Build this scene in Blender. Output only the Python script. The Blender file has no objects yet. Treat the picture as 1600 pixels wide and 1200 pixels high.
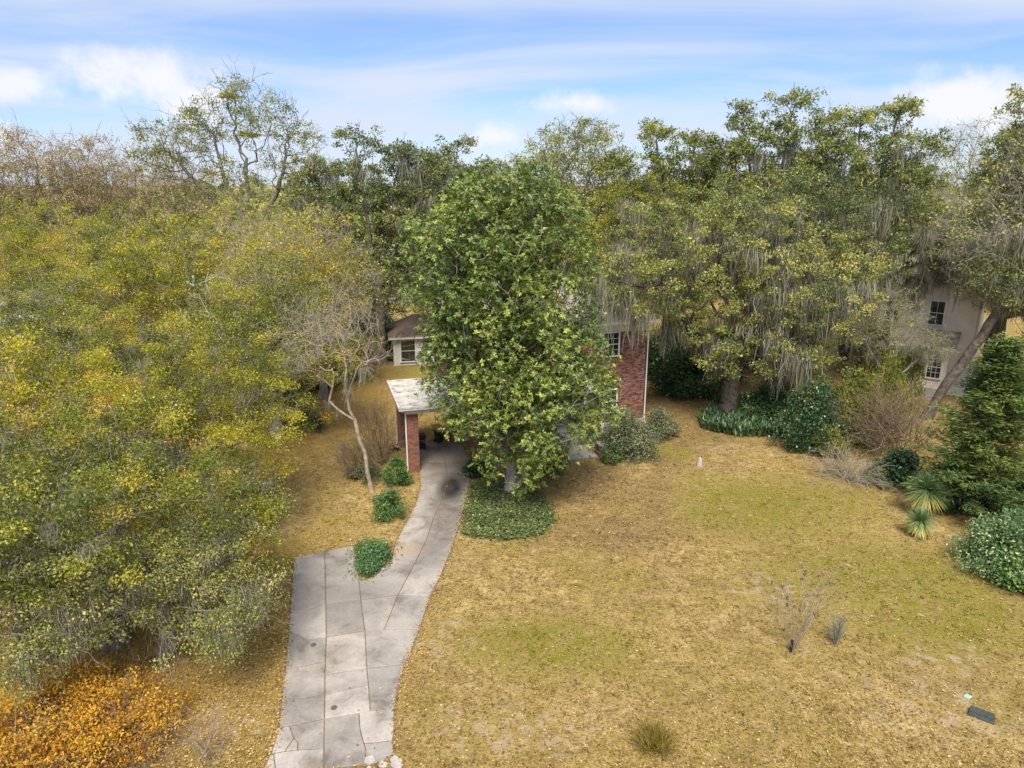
import bpy, math, random
import numpy as np
from math import radians, sin, cos, pi, tan

# ------------------------------------------------------------------ camera, sky, sun, exposure
SC = bpy.context.scene
COL = SC.collection
FPX, PITCH, CAMZ = 1109.0, radians(16.1), 15.5
cam_d = bpy.data.cameras.new('camera'); cam = bpy.data.objects.new('camera', cam_d); COL.objects.link(cam)
cam_d.sensor_width = 36.0; cam_d.lens = 36.0 * FPX / 1600.0; cam_d.clip_start = 0.1; cam_d.clip_end = 3000
cam.location = (0, 0, CAMZ); cam.rotation_euler = (pi / 2 - PITCH, 0, 0)
SC.camera = cam
SC.view_settings.view_transform = 'Standard'; SC.view_settings.look = 'None'
SC.view_settings.exposure = 1.30; SC.view_settings.gamma = 1.0; SC.view_settings.use_curve_mapping = False
SC.cycles.use_denoising = True; SC.cycles.denoiser = 'OPENIMAGEDENOISE'; SC.cycles.denoising_input_passes = 'RGB_ALBEDO_NORMAL'; SC.cycles.denoising_prefilter = 'NONE'; SC.cycles.max_bounces = 4; SC.cycles.diffuse_bounces = 2; SC.cycles.transmission_bounces = 3; SC.cycles.adaptive_threshold = 0.012; SC.cycles.transparent_max_bounces = 4

SUN_EL, SUN_AZ = radians(55), radians(183)      # azimuth clockwise from +Y: the sun stands behind the camera, to the left
sun_d = bpy.data.lights.new('sun', 'SUN'); sun = bpy.data.objects.new('sun', sun_d); COL.objects.link(sun)
sun_d.energy = 2.3; sun_d.angle = radians(24.0); sun_d.color = (1.0, 0.92, 0.79)
sun.rotation_euler = (pi / 2 - SUN_EL, 0, pi - SUN_AZ)
sun.location = (-30, -40, 60)

def ray(px, py):
    a, b = (px - 800) / FPX, (600 - py) / FPX
    d = np.array([a, cos(PITCH) + b * sin(PITCH), -sin(PITCH) + b * cos(PITCH)])
    return d / np.linalg.norm(d)
def gpt(px, py, z=0.0):
    d = ray(px, py); t = (z - CAMZ) / d[2]
    return (d[0] * t, d[1] * t, z)
def at(px, py, Y):
    d = ray(px, py); t = Y / d[1]
    return (d[0] * t, Y, CAMZ + d[2] * t)

W = bpy.data.worlds.new('World'); SC.world = W; W.use_nodes = True
W.cycles.sampling_method = 'MANUAL'; W.cycles.sample_map_resolution = 512
def build_sky():
    nt = W.node_tree; nt.nodes.clear(); N = nt.nodes.new; L = nt.links.new
    def math_(op, a, b=None, c=None, clamp=False):
        n = N('ShaderNodeMath'); n.operation = op; n.use_clamp = clamp
        for i, v in enumerate((a, b, c)):
            if v is None: continue
            if isinstance(v, (int, float)): n.inputs[i].default_value = v
            else: L(v, n.inputs[i])
        return n.outputs[0]
    sky = N('ShaderNodeTexSky'); sky.sky_type = 'NISHITA'; sky.sun_disc = False
    sky.sun_elevation = SUN_EL; sky.sun_rotation = SUN_AZ
    sky.air_density = 1.0; sky.dust_density = 0.3; sky.ozone_density = 2.5; sky.altitude = 20
    tc = N('ShaderNodeTexCoord'); sep = N('ShaderNodeSeparateXYZ'); L(tc.outputs['Generated'], sep.inputs[0])
    x, y, z = sep.outputs
    az = math_('ARCTAN2', x, y); el = math_('ARCSINE', z)
    # high thin cloud: a sheet seen in perspective
    zz = math_('ADD', math_('MAXIMUM', z, 0.0), 0.10)
    cmb = N('ShaderNodeCombineXYZ'); L(math_('DIVIDE', x, zz), cmb.inputs[0]); L(math_('DIVIDE', y, zz), cmb.inputs[1])
    mp = N('ShaderNodeMapping'); mp.inputs['Rotation'].default_value = (0, 0, radians(-28)); mp.inputs['Scale'].default_value = (0.34, 0.62, 1)
    mp.inputs['Location'].default_value = (3.1, 1.4, 0); L(cmb.outputs[0], mp.inputs[0])
    n1 = N('ShaderNodeTexNoise'); n1.inputs['Scale'].default_value = 0.85; n1.inputs['Detail'].default_value = 5
    n1.inputs['Roughness'].default_value = 0.55; n1.inputs['Distortion'].default_value = 0.9; L(mp.outputs[0], n1.inputs['Vector'])
    mr = N('ShaderNodeMapRange'); mr.interpolation_type = 'SMOOTHSTEP'
    mr.inputs['From Min'].default_value = 0.31; mr.inputs['From Max'].default_value = 0.60; mr.inputs['To Max'].default_value = 0.90
    L(n1.outputs['Fac'], mr.inputs['Value'])
    cir = mr.outputs[0]
    # low cumulus, by azimuth and elevation; the row goes on all round the horizon
    ae = N('ShaderNodeCombineXYZ'); L(az, ae.inputs[0]); L(el, ae.inputs[1])
    n2 = N('ShaderNodeTexNoise'); n2.inputs['Scale'].default_value = 17.0; n2.inputs['Detail'].default_value = 4; n2.inputs['Roughness'].default_value = 0.58
    L(ae.outputs[0], n2.inputs['Vector'])
    wob = math_('MULTIPLY', math_('SUBTRACT', n2.outputs['Fac'], 0.5), 2.6)
    spots = []
    for (px, py, w, h) in ((45, 130, 85, 28), (235, 118, 95, 42), (300, 160, 60, 40), (775, 212, 42, 24), (885, 160, 60, 22), (1505, 165, 85, 48), (1560, 190, 60, 40), (10, 215, 25, 22)):
        d = ray(px, py); spots.append((math.atan2(d[0], d[1]), math.asin(d[2]), w / FPX, h / FPX))
    rr = random.Random(4)
    for k in range(4):
        spots.append((rr.uniform(0.85, 5.4), rr.uniform(0.08, 0.22), rr.uniform(.05, .11), rr.uniform(.025, .05)))
    tot = None
    for (a0, e0, w, h) in spots:
        if a0 > pi: a0 -= 2 * pi
        da = math_('MULTIPLY', math_('SUBTRACT', az, a0), 1 / w)
        de = math_('MULTIPLY', math_('SUBTRACT', el, e0), 1 / h)
        r = math_('SQRT', math_('ADD', math_('MULTIPLY', da, da), math_('MULTIPLY', de, de)))
        v = math_('ADD', math_('SUBTRACT', 1.0, r), wob)
        tot = v if tot is None else math_('MAXIMUM', tot, v)
    mc = N('ShaderNodeMapRange'); mc.interpolation_type = 'SMOOTHSTEP'; mc.inputs['From Min'].default_value = -0.15; mc.inputs['From Max'].default_value = 0.9
    mc.inputs['To Max'].default_value = 0.9
    L(tot, mc.inputs['Value'])
    haze = math_('MULTIPLY', math_('POWER', 2.718, math_('MULTIPLY', math_('MAXIMUM', el, 0.0), -7.0)), 0.20)
    f1 = math_('MAXIMUM', cir, haze)
    tint = N('ShaderNodeMixRGB'); tint.blend_type = 'MULTIPLY'; tint.inputs[0].default_value = 1; tint.inputs[2].default_value = (.68, .81, 1.08, 1); L(sky.outputs[0], tint.inputs[1])
    m1 = N('ShaderNodeMixRGB'); L(f1, m1.inputs[0]); L(tint.outputs[0], m1.inputs[1]); m1.inputs[2].default_value = (5.0, 5.5, 6.5, 1)
    m2 = N('ShaderNodeMixRGB'); L(mc.outputs[0], m2.inputs[0]); L(m1.outputs[0], m2.inputs[1]); m2.inputs[2].default_value = (6.6, 6.6, 6.9, 1)
    bg = N('ShaderNodeBackground'); bg.inputs['Strength'].default_value = 0.060; L(m2.outputs[0], bg.inputs[0])
    out = N('ShaderNodeOutputWorld'); L(bg.outputs[0], out.inputs[0])
build_sky()

# ------------------------------------------------------------------ helpers
def tag(o, label=None, cat=None, group=None, kind=None):
    if label: o['label'] = label
    if cat: o['category'] = cat
    if group: o['group'] = group
    if kind: o['kind'] = kind
    return o
def link(name, me, parent=None):
    o = bpy.data.objects.new(name, me); COL.objects.link(o)
    if parent is not None: o.parent = parent
    return o
def empty(name, loc, rz=0.0, s=1.0):
    o = bpy.data.objects.new(name, None); COL.objects.link(o)
    o.location = loc; o.rotation_euler = (0, 0, rz); o.scale = (s, s, s); o.empty_display_size = 0.3
    return o
def npmesh(name, V, F, mat, tone=None, smooth=False):
    """V (n,3); F (m,k): all faces with k corners"""
    V = np.asarray(V, dtype=np.float32); F = np.asarray(F, dtype=np.int32)
    me = bpy.data.meshes.new(name)
    m, k = F.shape
    me.vertices.add(len(V)); me.vertices.foreach_set('co', V.ravel())
    me.loops.add(m * k); me.loops.foreach_set('vertex_index', F.ravel())
    me.polygons.add(m)
    me.polygons.foreach_set('loop_start', np.arange(0, m * k, k, dtype=np.int32))
    if smooth: me.polygons.foreach_set('use_smooth', np.ones(m, dtype=bool))
    if tone is not None:
        a = me.attributes.new('tone', 'FLOAT', 'FACE'); a.data.foreach_set('value', np.asarray(tone, dtype=np.float32))
    me.update(calc_edges=True)
    me.materials.append(mat)
    return me
class MB:
    """collects polygons of any size"""
    def __init__(s): s.v = []; s.f = []
    def poly(s, pts):
        n = len(s.v); s.v += [tuple(p) for p in pts]; s.f.append(tuple(range(n, n + len(pts)))); return s
    def hexa(s, p):
        n = len(s.v); s.v += [tuple(q) for q in p]
        for f in ((0, 3, 2, 1), (4, 5, 6, 7), (0, 1, 5, 4), (1, 2, 6, 5), (2, 3, 7, 6), (3, 0, 4, 7)): s.f.append(tuple(n + i for i in f))
        return s
    def box(s, x0, x1, y0, y1, z0, z1):
        return s.hexa(((x0, y0, z0), (x1, y0, z0), (x1, y1, z0), (x0, y1, z0), (x0, y0, z1), (x1, y0, z1), (x1, y1, z1), (x0, y1, z1)))
    def prism(s, pts, z0, z1):
        n = len(s.v); k = len(pts)
        s.v += [(p[0], p[1], z0) for p in pts] + [(p[0], p[1], z1) for p in pts]
        s.f.append(tuple(n + i for i in reversed(range(k)))); s.f.append(tuple(n + k + i for i in range(k)))
        for i in range(k):
            j = (i + 1) % k; s.f.append((n + i, n + j, n + k + j, n + k + i))
        return s
    def lathe(s, prof, cx=0, cy=0, seg=14):
        n = len(s.v)
        for (r, z) in prof:
            for i in range(seg):
                a = 2 * pi * i / seg; s.v.append((cx + r * cos(a), cy + r * sin(a), z))
        for j in range(len(prof) - 1):
            for i in range(seg):
                i2 = (i + 1) % seg
                s.f.append((n + j * seg + i, n + j * seg + i2, n + (j + 1) * seg + i2, n + (j + 1) * seg + i))
        s.f.append(tuple(n + i for i in reversed(range(seg)))); s.f.append(tuple(n + (len(prof) - 1) * seg + i for i in range(seg)))
        return s
    def tube(s, pts, r, seg=8):
        pts = [np.array(p, float) for p in pts]; n = len(s.v)
        rs = r if isinstance(r, (list, tuple)) else [r] * len(pts)
        for i, p in enumerate(pts):
            d = pts[min(i + 1, len(pts) - 1)] - pts[max(i - 1, 0)]; d /= np.linalg.norm(d) + 1e-9
            a = np.cross(d, (0, 0, 1) if abs(d[2]) < .9 else (1, 0, 0)); a /= np.linalg.norm(a); b = np.cross(d, a)
            for k in range(seg):
                t = 2 * pi * k / seg; s.v.append(tuple(p + rs[i] * (a * cos(t) + b * sin(t))))
        for i in range(len(pts) - 1):
            for k in range(seg):
                k2 = (k + 1) % seg; s.f.append((n + i * seg + k, n + i * seg + k2, n + (i + 1) * seg + k2, n + (i + 1) * seg + k))
        s.f.append(tuple(n + k for k in reversed(range(seg)))); s.f.append(tuple(n + (len(pts) - 1) * seg + k for k in range(seg)))
        return s
    def mesh(s, name, mat, tone=None, smooth=False):
        me = bpy.data.meshes.new(name); me.from_pydata(s.v, [], s.f); me.materials.append(mat)
        if tone is not None:
            a = me.attributes.new('tone', 'FLOAT', 'FACE'); a.data.foreach_set('value', np.asarray(tone, dtype=np.float32))
        if smooth: me.polygons.foreach_set('use_smooth', np.ones(len(me.polygons), dtype=bool))
        me.update(); return me
    def build(s, name, mat, parent=None, tone=None, smooth=False): return link(name, s.mesh(name, mat, tone, smooth), parent)

# ------------------------------------------------------------------ materials
def new_mat(name):
    m = bpy.data.materials.new(name); m.use_nodes = True; nt = m.node_tree
    return m, nt, nt.nodes['Principled BSDF']
def ramp(nt, cols):
    r = nt.nodes.new('ShaderNodeValToRGB'); e = r.color_ramp.elements
    while len(e) < len(cols): e.new(0.5)
    for i, (p, c) in enumerate(cols): e[i].position = p; e[i].color = (*c, 1)
    return r
def noise(nt, scale, detail=4, rough=.55, coord='Object', dist=0.0, vec=None):
    n = nt.nodes.new('ShaderNodeTexNoise'); n.inputs['Scale'].default_value = scale; n.inputs['Detail'].default_value = detail
    n.inputs['Roughness'].default_value = rough; n.inputs['Distortion'].default_value = dist
    if vec is None:
        t = nt.nodes.new('ShaderNodeTexCoord'); vec = t.outputs[coord]
    nt.links.new(vec, n.inputs['Vector']); return n
def leaf_mat(name, cols, rough=.5, spec=.3, transl=.3, gain=1.95):
    cols = [(p, tuple(min(.8, v * gain) for v in c)) for p, c in cols]
    m, nt, b = new_mat(name); L = nt.links.new
    a = nt.nodes.new('ShaderNodeAttribute'); a.attribute_name = 'tone'
    r = ramp(nt, cols); L(a.outputs['Fac'], r.inputs[0])
    L(r.outputs[0], b.inputs['Base Color']); b.inputs['Roughness'].default_value = rough; b.inputs['Specular IOR Level'].default_value = spec
    if transl:
        t = nt.nodes.new('ShaderNodeBsdfTranslucent'); L(r.outputs[0], t.inputs[0])
        mx = nt.nodes.new('ShaderNodeMixShader'); mx.inputs[0].default_value = transl
        L(b.outputs[0], mx.inputs[1]); L(t.outputs[0], mx.inputs[2]); L(mx.outputs[0], nt.nodes['Material Output'].inputs[0])
    return m
def noise_mat(name, cols, scale=6, rough=.8, spec=.25, bump=0.0, detail=5, bscale=None, metal=0):
    m, nt, b = new_mat(name); L = nt.links.new
    n = noise(nt, scale, detail); r = ramp(nt, cols); L(n.outputs['Fac'], r.inputs[0]); L(r.outputs[0], b.inputs['Base Color'])
    b.inputs['Roughness'].default_value = rough; b.inputs['Specular IOR Level'].default_value = spec; b.inputs['Metallic'].default_value = metal
    if bump:
        n2 = noise(nt, bscale or scale * 3, 5); bp = nt.nodes.new('ShaderNodeBump'); bp.inputs['Strength'].default_value = bump
        bp.inputs['Distance'].default_value = 0.03; L(n2.outputs['Fac'], bp.inputs['Height']); L(bp.outputs[0], b.inputs['Normal'])
    return m
M = {}
M['bark_grey'] = noise_mat('bark_grey', [(.3, (.10, .085, .07)), (.7, (.30, .27, .23))], 5, .9, .1, .6)
M['bark_pale'] = noise_mat('bark_pale', [(.3, (.22, .195, .165)), (.7, (.50, .46, .40))], 5, .9, .1, .5)
M['bark_dark'] = noise_mat('bark_dark', [(.3, (.05, .042, .035)), (.7, (.17, .145, .12))], 5, .9, .1, .7)
M['bark_tan'] = noise_mat('bark_tan', [(.3, (.24, .19, .14)), (.7, (.46, .38, .29))], 4, .85, .15, .3)
M['moss'] = leaf_mat('spanish_moss', [(0, (.17, .165, .115)), (.5, (.31, .30, .22)), (1, (.47, .45, .35))], .95, .05, .25, gain=1.0)
M['magnolia'] = leaf_mat('magnolia_leaf', [(0, (.026, .045, .016)), (.30, (.062, .100, .026)), (.58, (.12, .162, .034)), (.80, (.22, .25, .05)), (.93, (.29, .27, .06)), (1, (.25, .12, .035))], .42, .35, .22)
M['oak_yellow'] = leaf_mat('oak_leaf_yellow_green', [(0, (.045, .060, .010)), (.30, (.13, .135, .014)), (.6, (.235, .225, .019)), (.88, (.36, .305, .026)), (1, (.36, .22, .03))], .45, .35, .35)
M['oak_olive'] = leaf_mat('oak_leaf_olive', [(0, (.045, .064, .018)), (.35, (.118, .145, .036)), (.65, (.205, .212, .06)), (.9, (.32, .295, .085)), (1, (.34, .26, .075))], .42, .4, .3)
M['oak_green'] = leaf_mat('oak_leaf_green', [(0, (.035, .05, .012)), (.35, (.10, .12, .017)), (.65, (.19, .195, .026)), (.9, (.31, .275, .036)), (1, (.36, .22, .04))], .42, .4, .3)
M['oak_dark'] = leaf_mat('oak_leaf_dark', [(0, (.026, .040, .018)), (.4, (.065, .09, .03)), (.75, (.135, .15, .048)), (1, (.23, .19, .06))], .42, .4, .25)
M['russet'] = leaf_mat('russet_leaf', [(0, (.12, .095, .045)), (.5, (.25, .205, .105)), (1, (.35, .29, .17))], .7, .1, .3)
M['orange'] = leaf_mat('orange_leaf', [(0, (.22, .09, .03)), (.35, (.45, .22, .03)), (.75, (.66, .36, .035)), (1, (.72, .46, .08))], .6, .2, .4, gain=1.18)
M['conifer'] = leaf_mat('conifer_sprig', [(0, (.020, .042, .018)), (.4, (.046, .080, .028)), (.8, (.12, .155, .035)), (1, (.17, .17, .045))], .6, .2, .2)
M['juniper'] = leaf_mat('juniper_sprig', [(0, (.06, .075, .015)), (.5, (.14, .15, .025)), (1, (.24, .22, .04))], .6, .2, .25)
M['shrub_dark'] = leaf_mat('shrub_leaf_dark', [(0, (.012, .030, .014)), (.5, (.035, .07, .028)), (.85, (.075, .12, .045)), (1, (.17, .16, .06))], .3, .5, .2)
M['shrub_grey'] = leaf_mat('shrub_leaf_grey_green', [(0, (.05, .06, .035)), (.5, (.11, .125, .065)), (1, (.20, .20, .11))], .55, .3, .25)
M['shrub_green'] = leaf_mat('shrub_leaf_green', [(0, (.025, .055, .018)), (.5, (.06, .12, .03)), (1, (.15, .20, .05))], .4, .4, .25)
M['variegated'] = leaf_mat('variegated_leaf', [(0, (.03, .065, .03)), (.45, (.08, .14, .055)), (.65, (.16, .21, .09)), (1, (.33, .36, .19))], .4, .35, .25)
M['ivy'] = leaf_mat('ivy_leaf', [(0, (.03, .042, .017)), (.5, (.075, .10, .033)), (.85, (.15, .165, .055)), (1, (.30, .24, .09))], .4, .4, .15)
M['ivy_fresh'] = leaf_mat('ivy_leaf_fresh', [(0, (.02, .045, .02)), (.5, (.05, .10, .035)), (.9, (.10, .17, .05)), (1, (.36, .25, .06))], .35, .45, .15)
M['yucca'] = leaf_mat('yucca_blade', [(0, (.06, .10, .045)), (.5, (.13, .19, .075)), (.8, (.30, .30, .09)), (1, (.46, .36, .10))], .45, .35, .15)
M['twig_pink'] = leaf_mat('bare_twig_pale', [(0, (.27, .225, .165)), (1, (.52, .46, .36))], .85, .1, 0, gain=1.0)
M['twig_grey'] = leaf_mat('bare_twig_grey', [(0, (.20, .17, .14)), (1, (.42, .37, .31))], .85, .1, 0, gain=1.0)
M['twig_brown'] = leaf_mat('bare_twig_brown', [(0, (.14, .10, .07)), (1, (.34, .25, .17))], .85, .1, 0, gain=1.0)
M['grass'] = leaf_mat('lawn_blade', [(0, (.17, .10, .045)), (.28, (.42, .28, .10)), (.55, (.62, .45, .15)), (.72, (.50, .40, .06)), (.88, (.31, .30, .035)), (1, (.17, .22, .03))], .8, .1, .3, gain=.68)
M['litter'] = leaf_mat('fallen_leaf', [(0, (.16, .09, .045)), (.3, (.38, .24, .09)), (.65, (.58, .40, .13)), (1, (.64, .50, .25))], .75, .15, .15, gain=1.0)
M['trim'] = noise_mat('white_trim', [(.3, (.66, .65, .62)), (.7, (.78, .77, .75))], 3, .5, .4)
M['trim_dirty'] = noise_mat('weathered_white_trim', [(.3, (.40, .385, .36)), (.6, (.66, .64, .61))], 4, .7, .3)
M['shingle'] = noise_mat('roof_shingle', [(.3, (.26, .215, .185)), (.7, (.42, .36, .32))], 9, .9, .15, .4)
M['shingle_brown'] = noise_mat('brown_roof_shingle', [(.3, (.17, .12, .095)), (.7, (.33, .25, .20))], 7, .9, .15, .4)
M['siding'] = noise_mat('pale_siding', [(.3, (.66, .58, .50)), (.7, (.80, .72, .63))], 2.0, .65, .3)
M['white_siding'] = noise_mat('white_siding', [(.3, (.56, .56, .56)), (.7, (.70, .70, .70))], 2.0, .65, .3)
M['glass'] = noise_mat('dark_window_glass', [(.3, (.012, .016, .020)), (.7, (.03, .036, .042))], 1.5, .06, .7)
M['black_plastic'] = noise_mat('black_plastic', [(.3, (.012, .012, .014)), (.7, (.028, .028, .03))], 6, .45, .4)
M['box_lid'] = noise_mat('dark_green_plastic', [(.3, (.045, .055, .05)), (.7, (.085, .10, .09))], 9, .6, .3, .2)
M['teal'] = noise_mat('teal_plastic', [(.3, (.02, .16, .17)), (.7, (.05, .27, .27))], 6, .5, .4)
M['mint'] = noise_mat('mint_plastic', [(.3, (.30, .48, .40)), (.7, (.40, .58, .49))], 6, .6, .3)
M['plywood'] = noise_mat('tan_plywood', [(.3, (.46, .27, .12)), (.7, (.60, .38, .18))], 4, .7, .2)
M['stone'] = noise_mat('pale_stone', [(.3, (.34, .31, .28)), (.7, (.55, .51, .47))], 8, .9, .2, .5)
M['mortar'] = noise_mat('mortar', [(.3, (.34, .30, .27)), (.7, (.46, .42, .385))], 12, .95, .1, .3)
M['soil'] = noise_mat('joint_soil', [(.3, (.10, .08, .06)), (.55, (.22, .16, .09)), (.72, (.45, .29, .09))], 7, .95, .05, .5)

def brick_unit_mat():
    m, nt, b = new_mat('brick_units'); L = nt.links.new
    a = nt.nodes.new('ShaderNodeAttribute'); a.attribute_name = 'tone'
    r = ramp(nt, [(0, (.055, .05, .075)), (.22, (.10, .065, .07)), (.4, (.20, .085, .06)), (.7, (.31, .125, .075)), (1, (.40, .19, .11))])
    L(a.outputs['Fac'], r.inputs[0])
    n = noise(nt, 30, 4); mx = nt.nodes.new('ShaderNodeMixRGB'); mx.blend_type = 'MULTIPLY'; mx.inputs[0].default_value = .5
    L(r.outputs[0], mx.inputs[1]); L(n.outputs['Fac'], mx.inputs[2])
    mul = nt.nodes.new('ShaderNodeMixRGB'); mul.blend_type = 'MULTIPLY'; mul.inputs[0].default_value = 1; mul.inputs[2].default_value = (1.3, 1.3, 1.3, 1)
    L(mx.outputs[0], mul.inputs[1]); L(mul.outputs[0], b.inputs['Base Color']); b.inputs['Roughness'].default_value = .85
    return m
M['brick'] = brick_unit_mat()

def porch_roof_mat():
    m, nt, b = new_mat('flat_roof_membrane'); L = nt.links.new
    n = noise(nt, 2.2, 8, .65, dist=.8); r = ramp(nt, [(.36, (.16, .15, .13)), (.47, (.52, .49, .42)), (.62, (.68, .65, .58)), (.8, (.54, .47, .31))])
    L(n.outputs['Fac'], r.inputs[0]); L(r.outputs[0], b.inputs['Base Color']); b.inputs['Roughness'].default_value = .9
    return m
M['membrane'] = porch_roof_mat()

def node_math(nt, op, a, b=None, clamp=False):
    n = nt.nodes.new('ShaderNodeMath'); n.operation = op; n.use_clamp = clamp
    for i, v in enumerate((a, b)):
        if v is None: continue
        if isinstance(v, (int, float)): n.inputs[i].default_value = v
        else: nt.links.new(v, n.inputs[i])
    return n.outputs[0]
def world_pos(nt):
    g = nt.nodes.new('ShaderNodeNewGeometry'); return g.outputs['Position']
def blob(nt, pos, cx, cy, rx, ry, soft=.6):
    """1 inside an ellipse on the ground, falling softly to 0"""
    mp = nt.nodes.new('ShaderNodeMapping'); mp.inputs['Location'].default_value = (-cx / rx, -cy / ry, 0); mp.inputs['Scale'].default_value = (1 / rx, 1 / ry, 0)
    nt.links.new(pos, mp.inputs[0])
    ln = nt.nodes.new('ShaderNodeVectorMath'); ln.operation = 'LENGTH'; nt.links.new(mp.outputs[0], ln.inputs[0])
    mr = nt.nodes.new('ShaderNodeMapRange'); mr.interpolation_type = 'SMOOTHSTEP'
    mr.inputs['From Min'].default_value = 1 + soft; mr.inputs['From Max'].default_value = 1 - soft
    nt.links.new(ln.outputs['Value'], mr.inputs['Value']); return mr.outputs[0]
def mixc(nt, f, a, b, mode='MIX'):
    n = nt.nodes.new('ShaderNodeMixRGB'); n.blend_type = mode
    for i, v in enumerate((f, a, b)):
        if isinstance(v, (int, float)): n.inputs[i].default_value = v
        elif isinstance(v, tuple): n.inputs[i].default_value = (*v, 1)
        else: nt.links.new(v, n.inputs[i])
    return n.outputs[0]

GREEN = [(*gpt(1190, 790)[:2], 5.0, 3.2), (*gpt(1380, 900)[:2], 5.0, 2.6), (*gpt(1030, 705)[:2], 2.2, 1.4), (*gpt(640, 575)[:2], 2.0, 3.5), (*gpt(1480, 960)[:2], 3.5, 2.2), (*gpt(860, 1010)[:2], 3, 1.6)]
BROWN = [(*gpt(900, 760)[:2], 4.4, 2.6), (*gpt(1080, 655)[:2], 3.4, 6.0), (*gpt(960, 830)[:2], 3.2, 2.0)] + [(*gpt(x, y)[:2], .85, 1.5) for x, y in ((1062, 690), (1045, 725), (1030, 755), (1022, 785), (1020, 815))]
ORANGE = [(*gpt(420, 1000)[:2], 3.0, 7.0), (*gpt(540, 640)[:2], 4.5, 9.0), (*gpt(220, 1000)[:2], 6, 8), (*gpt(640, 960)[:2], .8, 5.0)]
SAND = [(*gpt(690, 1000)[:2], 1.2, 1.2), (*gpt(345, 1140)[:2], 1.6, 1.0), (*gpt(1480, 1110)[:2], 2.4, 1.4), (*gpt(800, 1140)[:2], 2.6, 1.0), (*gpt(1250, 1010)[:2], .7, .6), (*gpt(1130, 700)[:2], 1.5, .8), (*gpt(1200, 920)[:2], 1.6, 1.2), (*gpt(1480, 1030)[:2], 1.6, .9)]
def fall(p, lst, soft=.6):
    out = np.zeros(len(p))
    for cx, cy, rx, ry in lst:
        d = np.hypot((p[:, 0] - cx) / rx, (p[:, 1] - cy) / ry); t = np.clip((1 + soft - d) / (2 * soft), 0, 1)
        out = np.maximum(out, t * t * (3 - 2 * t))
    return out
def ground_mat():
    m, nt, b = new_mat('dry_lawn'); L = nt.links.new; P = world_pos(nt)
    n1 = noise(nt, 1.3, 8, .66, vec=P); n2 = noise(nt, 0.22, 5, .6, vec=P); n3 = noise(nt, 11, 6, .72, vec=P); n4 = noise(nt, 1.9, 6, .68, vec=P, dist=.3); n6 = noise(nt, 4.2, 5, .65, vec=P)
    base = ramp(nt, [(.38, (.07, .05, .022)), (.45, (.32, .23, .09)), (.52, (.58, .44, .19)), (.60, (.85, .69, .40))])
    mixn = node_math(nt, 'ADD', node_math(nt, 'MULTIPLY', n1.outputs['Fac'], .25), node_math(nt, 'ADD', node_math(nt, 'MULTIPLY', n3.outputs['Fac'], .40), node_math(nt, 'MULTIPLY', n6.outputs['Fac'], .35))); L(mixn, base.inputs[0])
    col = base.outputs[0]
    olive = ramp(nt, [(.47, (0, 0, 0)), (.57, (.55, .55, .55))]); L(node_math(nt, 'ADD', node_math(nt, 'MULTIPLY', n2.outputs['Fac'], .55), node_math(nt, 'MULTIPLY', n6.outputs['Fac'], .45)), olive.inputs[0])
    col = mixc(nt, olive.outputs[0], col, mixc(nt, n3.outputs['Fac'], (.20, .17, .035), (.46, .38, .09)))
    nB = noise(nt, .5, 6, .62, vec=P, dist=.4); bm = ramp(nt, [(.50, (0, 0, 0)), (.62, (.38, .38, .38))]); L(nB.outputs['Fac'], bm.inputs[0])
    col = mixc(nt, bm.outputs[0], col, mixc(nt, n3.outputs['Fac'], (.12, .075, .045), (.58, .42, .24)))
    def union(lst):
        t = None
        for q in lst:
            v = blob(nt, P, *q); t = v if t is None else node_math(nt, 'MAXIMUM', t, v)
        return t
    n5 = ramp(nt, [(.36, (0, 0, 0)), (.60, (1, 1, 1))]); L(n1.outputs['Fac'], n5.inputs[0])
    col = mixc(nt, node_math(nt, 'MULTIPLY', union(GREEN), node_math(nt, 'MULTIPLY', n5.outputs[0], 1.0)), col, mixc(nt, n3.outputs['Fac'], (.14, .16, .02), (.40, .38, .06)))
    col = mixc(nt, node_math(nt, 'MULTIPLY', union(BROWN), .5), col, mixc(nt, n3.outputs['Fac'], (.13, .085, .05), (.36, .25, .14)))
    col = mixc(nt, node_math(nt, 'MULTIPLY', union(ORANGE), .55), col, mixc(nt, n3.outputs['Fac'], (.28, .17, .05), (.68, .46, .13)))
    sp = ramp(nt, [(.50, (0, 0, 0)), (.60, (1, 1, 1))]); L(n4.outputs['Fac'], sp.inputs[0])
    sfac = node_math(nt, 'MULTIPLY', sp.outputs[0], node_math(nt, 'ADD', node_math(nt, 'MULTIPLY', union(SAND), .75), .12))
    col = mixc(nt, sfac, col, mixc(nt, n3.outputs['Fac'], (.46, .36, .24), (.70, .58, .43)))
    n7 = noise(nt, 2.6, 3, .5, vec=P); sp2 = ramp(nt, [(.64, (0, 0, 0)), (.70, (.75, .75, .75))]); L(n7.outputs['Fac'], sp2.inputs[0])
    col = mixc(nt, sp2.outputs[0], col, (.68, .54, .34))
    col = mixc(nt, 1.0, col, (.74, .70, .615), 'MULTIPLY')
    L(col, b.inputs['Base Color']); b.inputs['Roughness'].default_value = .95; b.inputs['Specular IOR Level'].default_value = .05
    bp = nt.nodes.new('ShaderNodeBump'); bp.inputs['Strength'].default_value = .9; bp.inputs['Distance'].default_value = .08
    L(n3.outputs['Fac'], bp.inputs['Height']); L(bp.outputs[0], b.inputs['Normal'])
    return m
M['ground'] = ground_mat()
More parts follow.
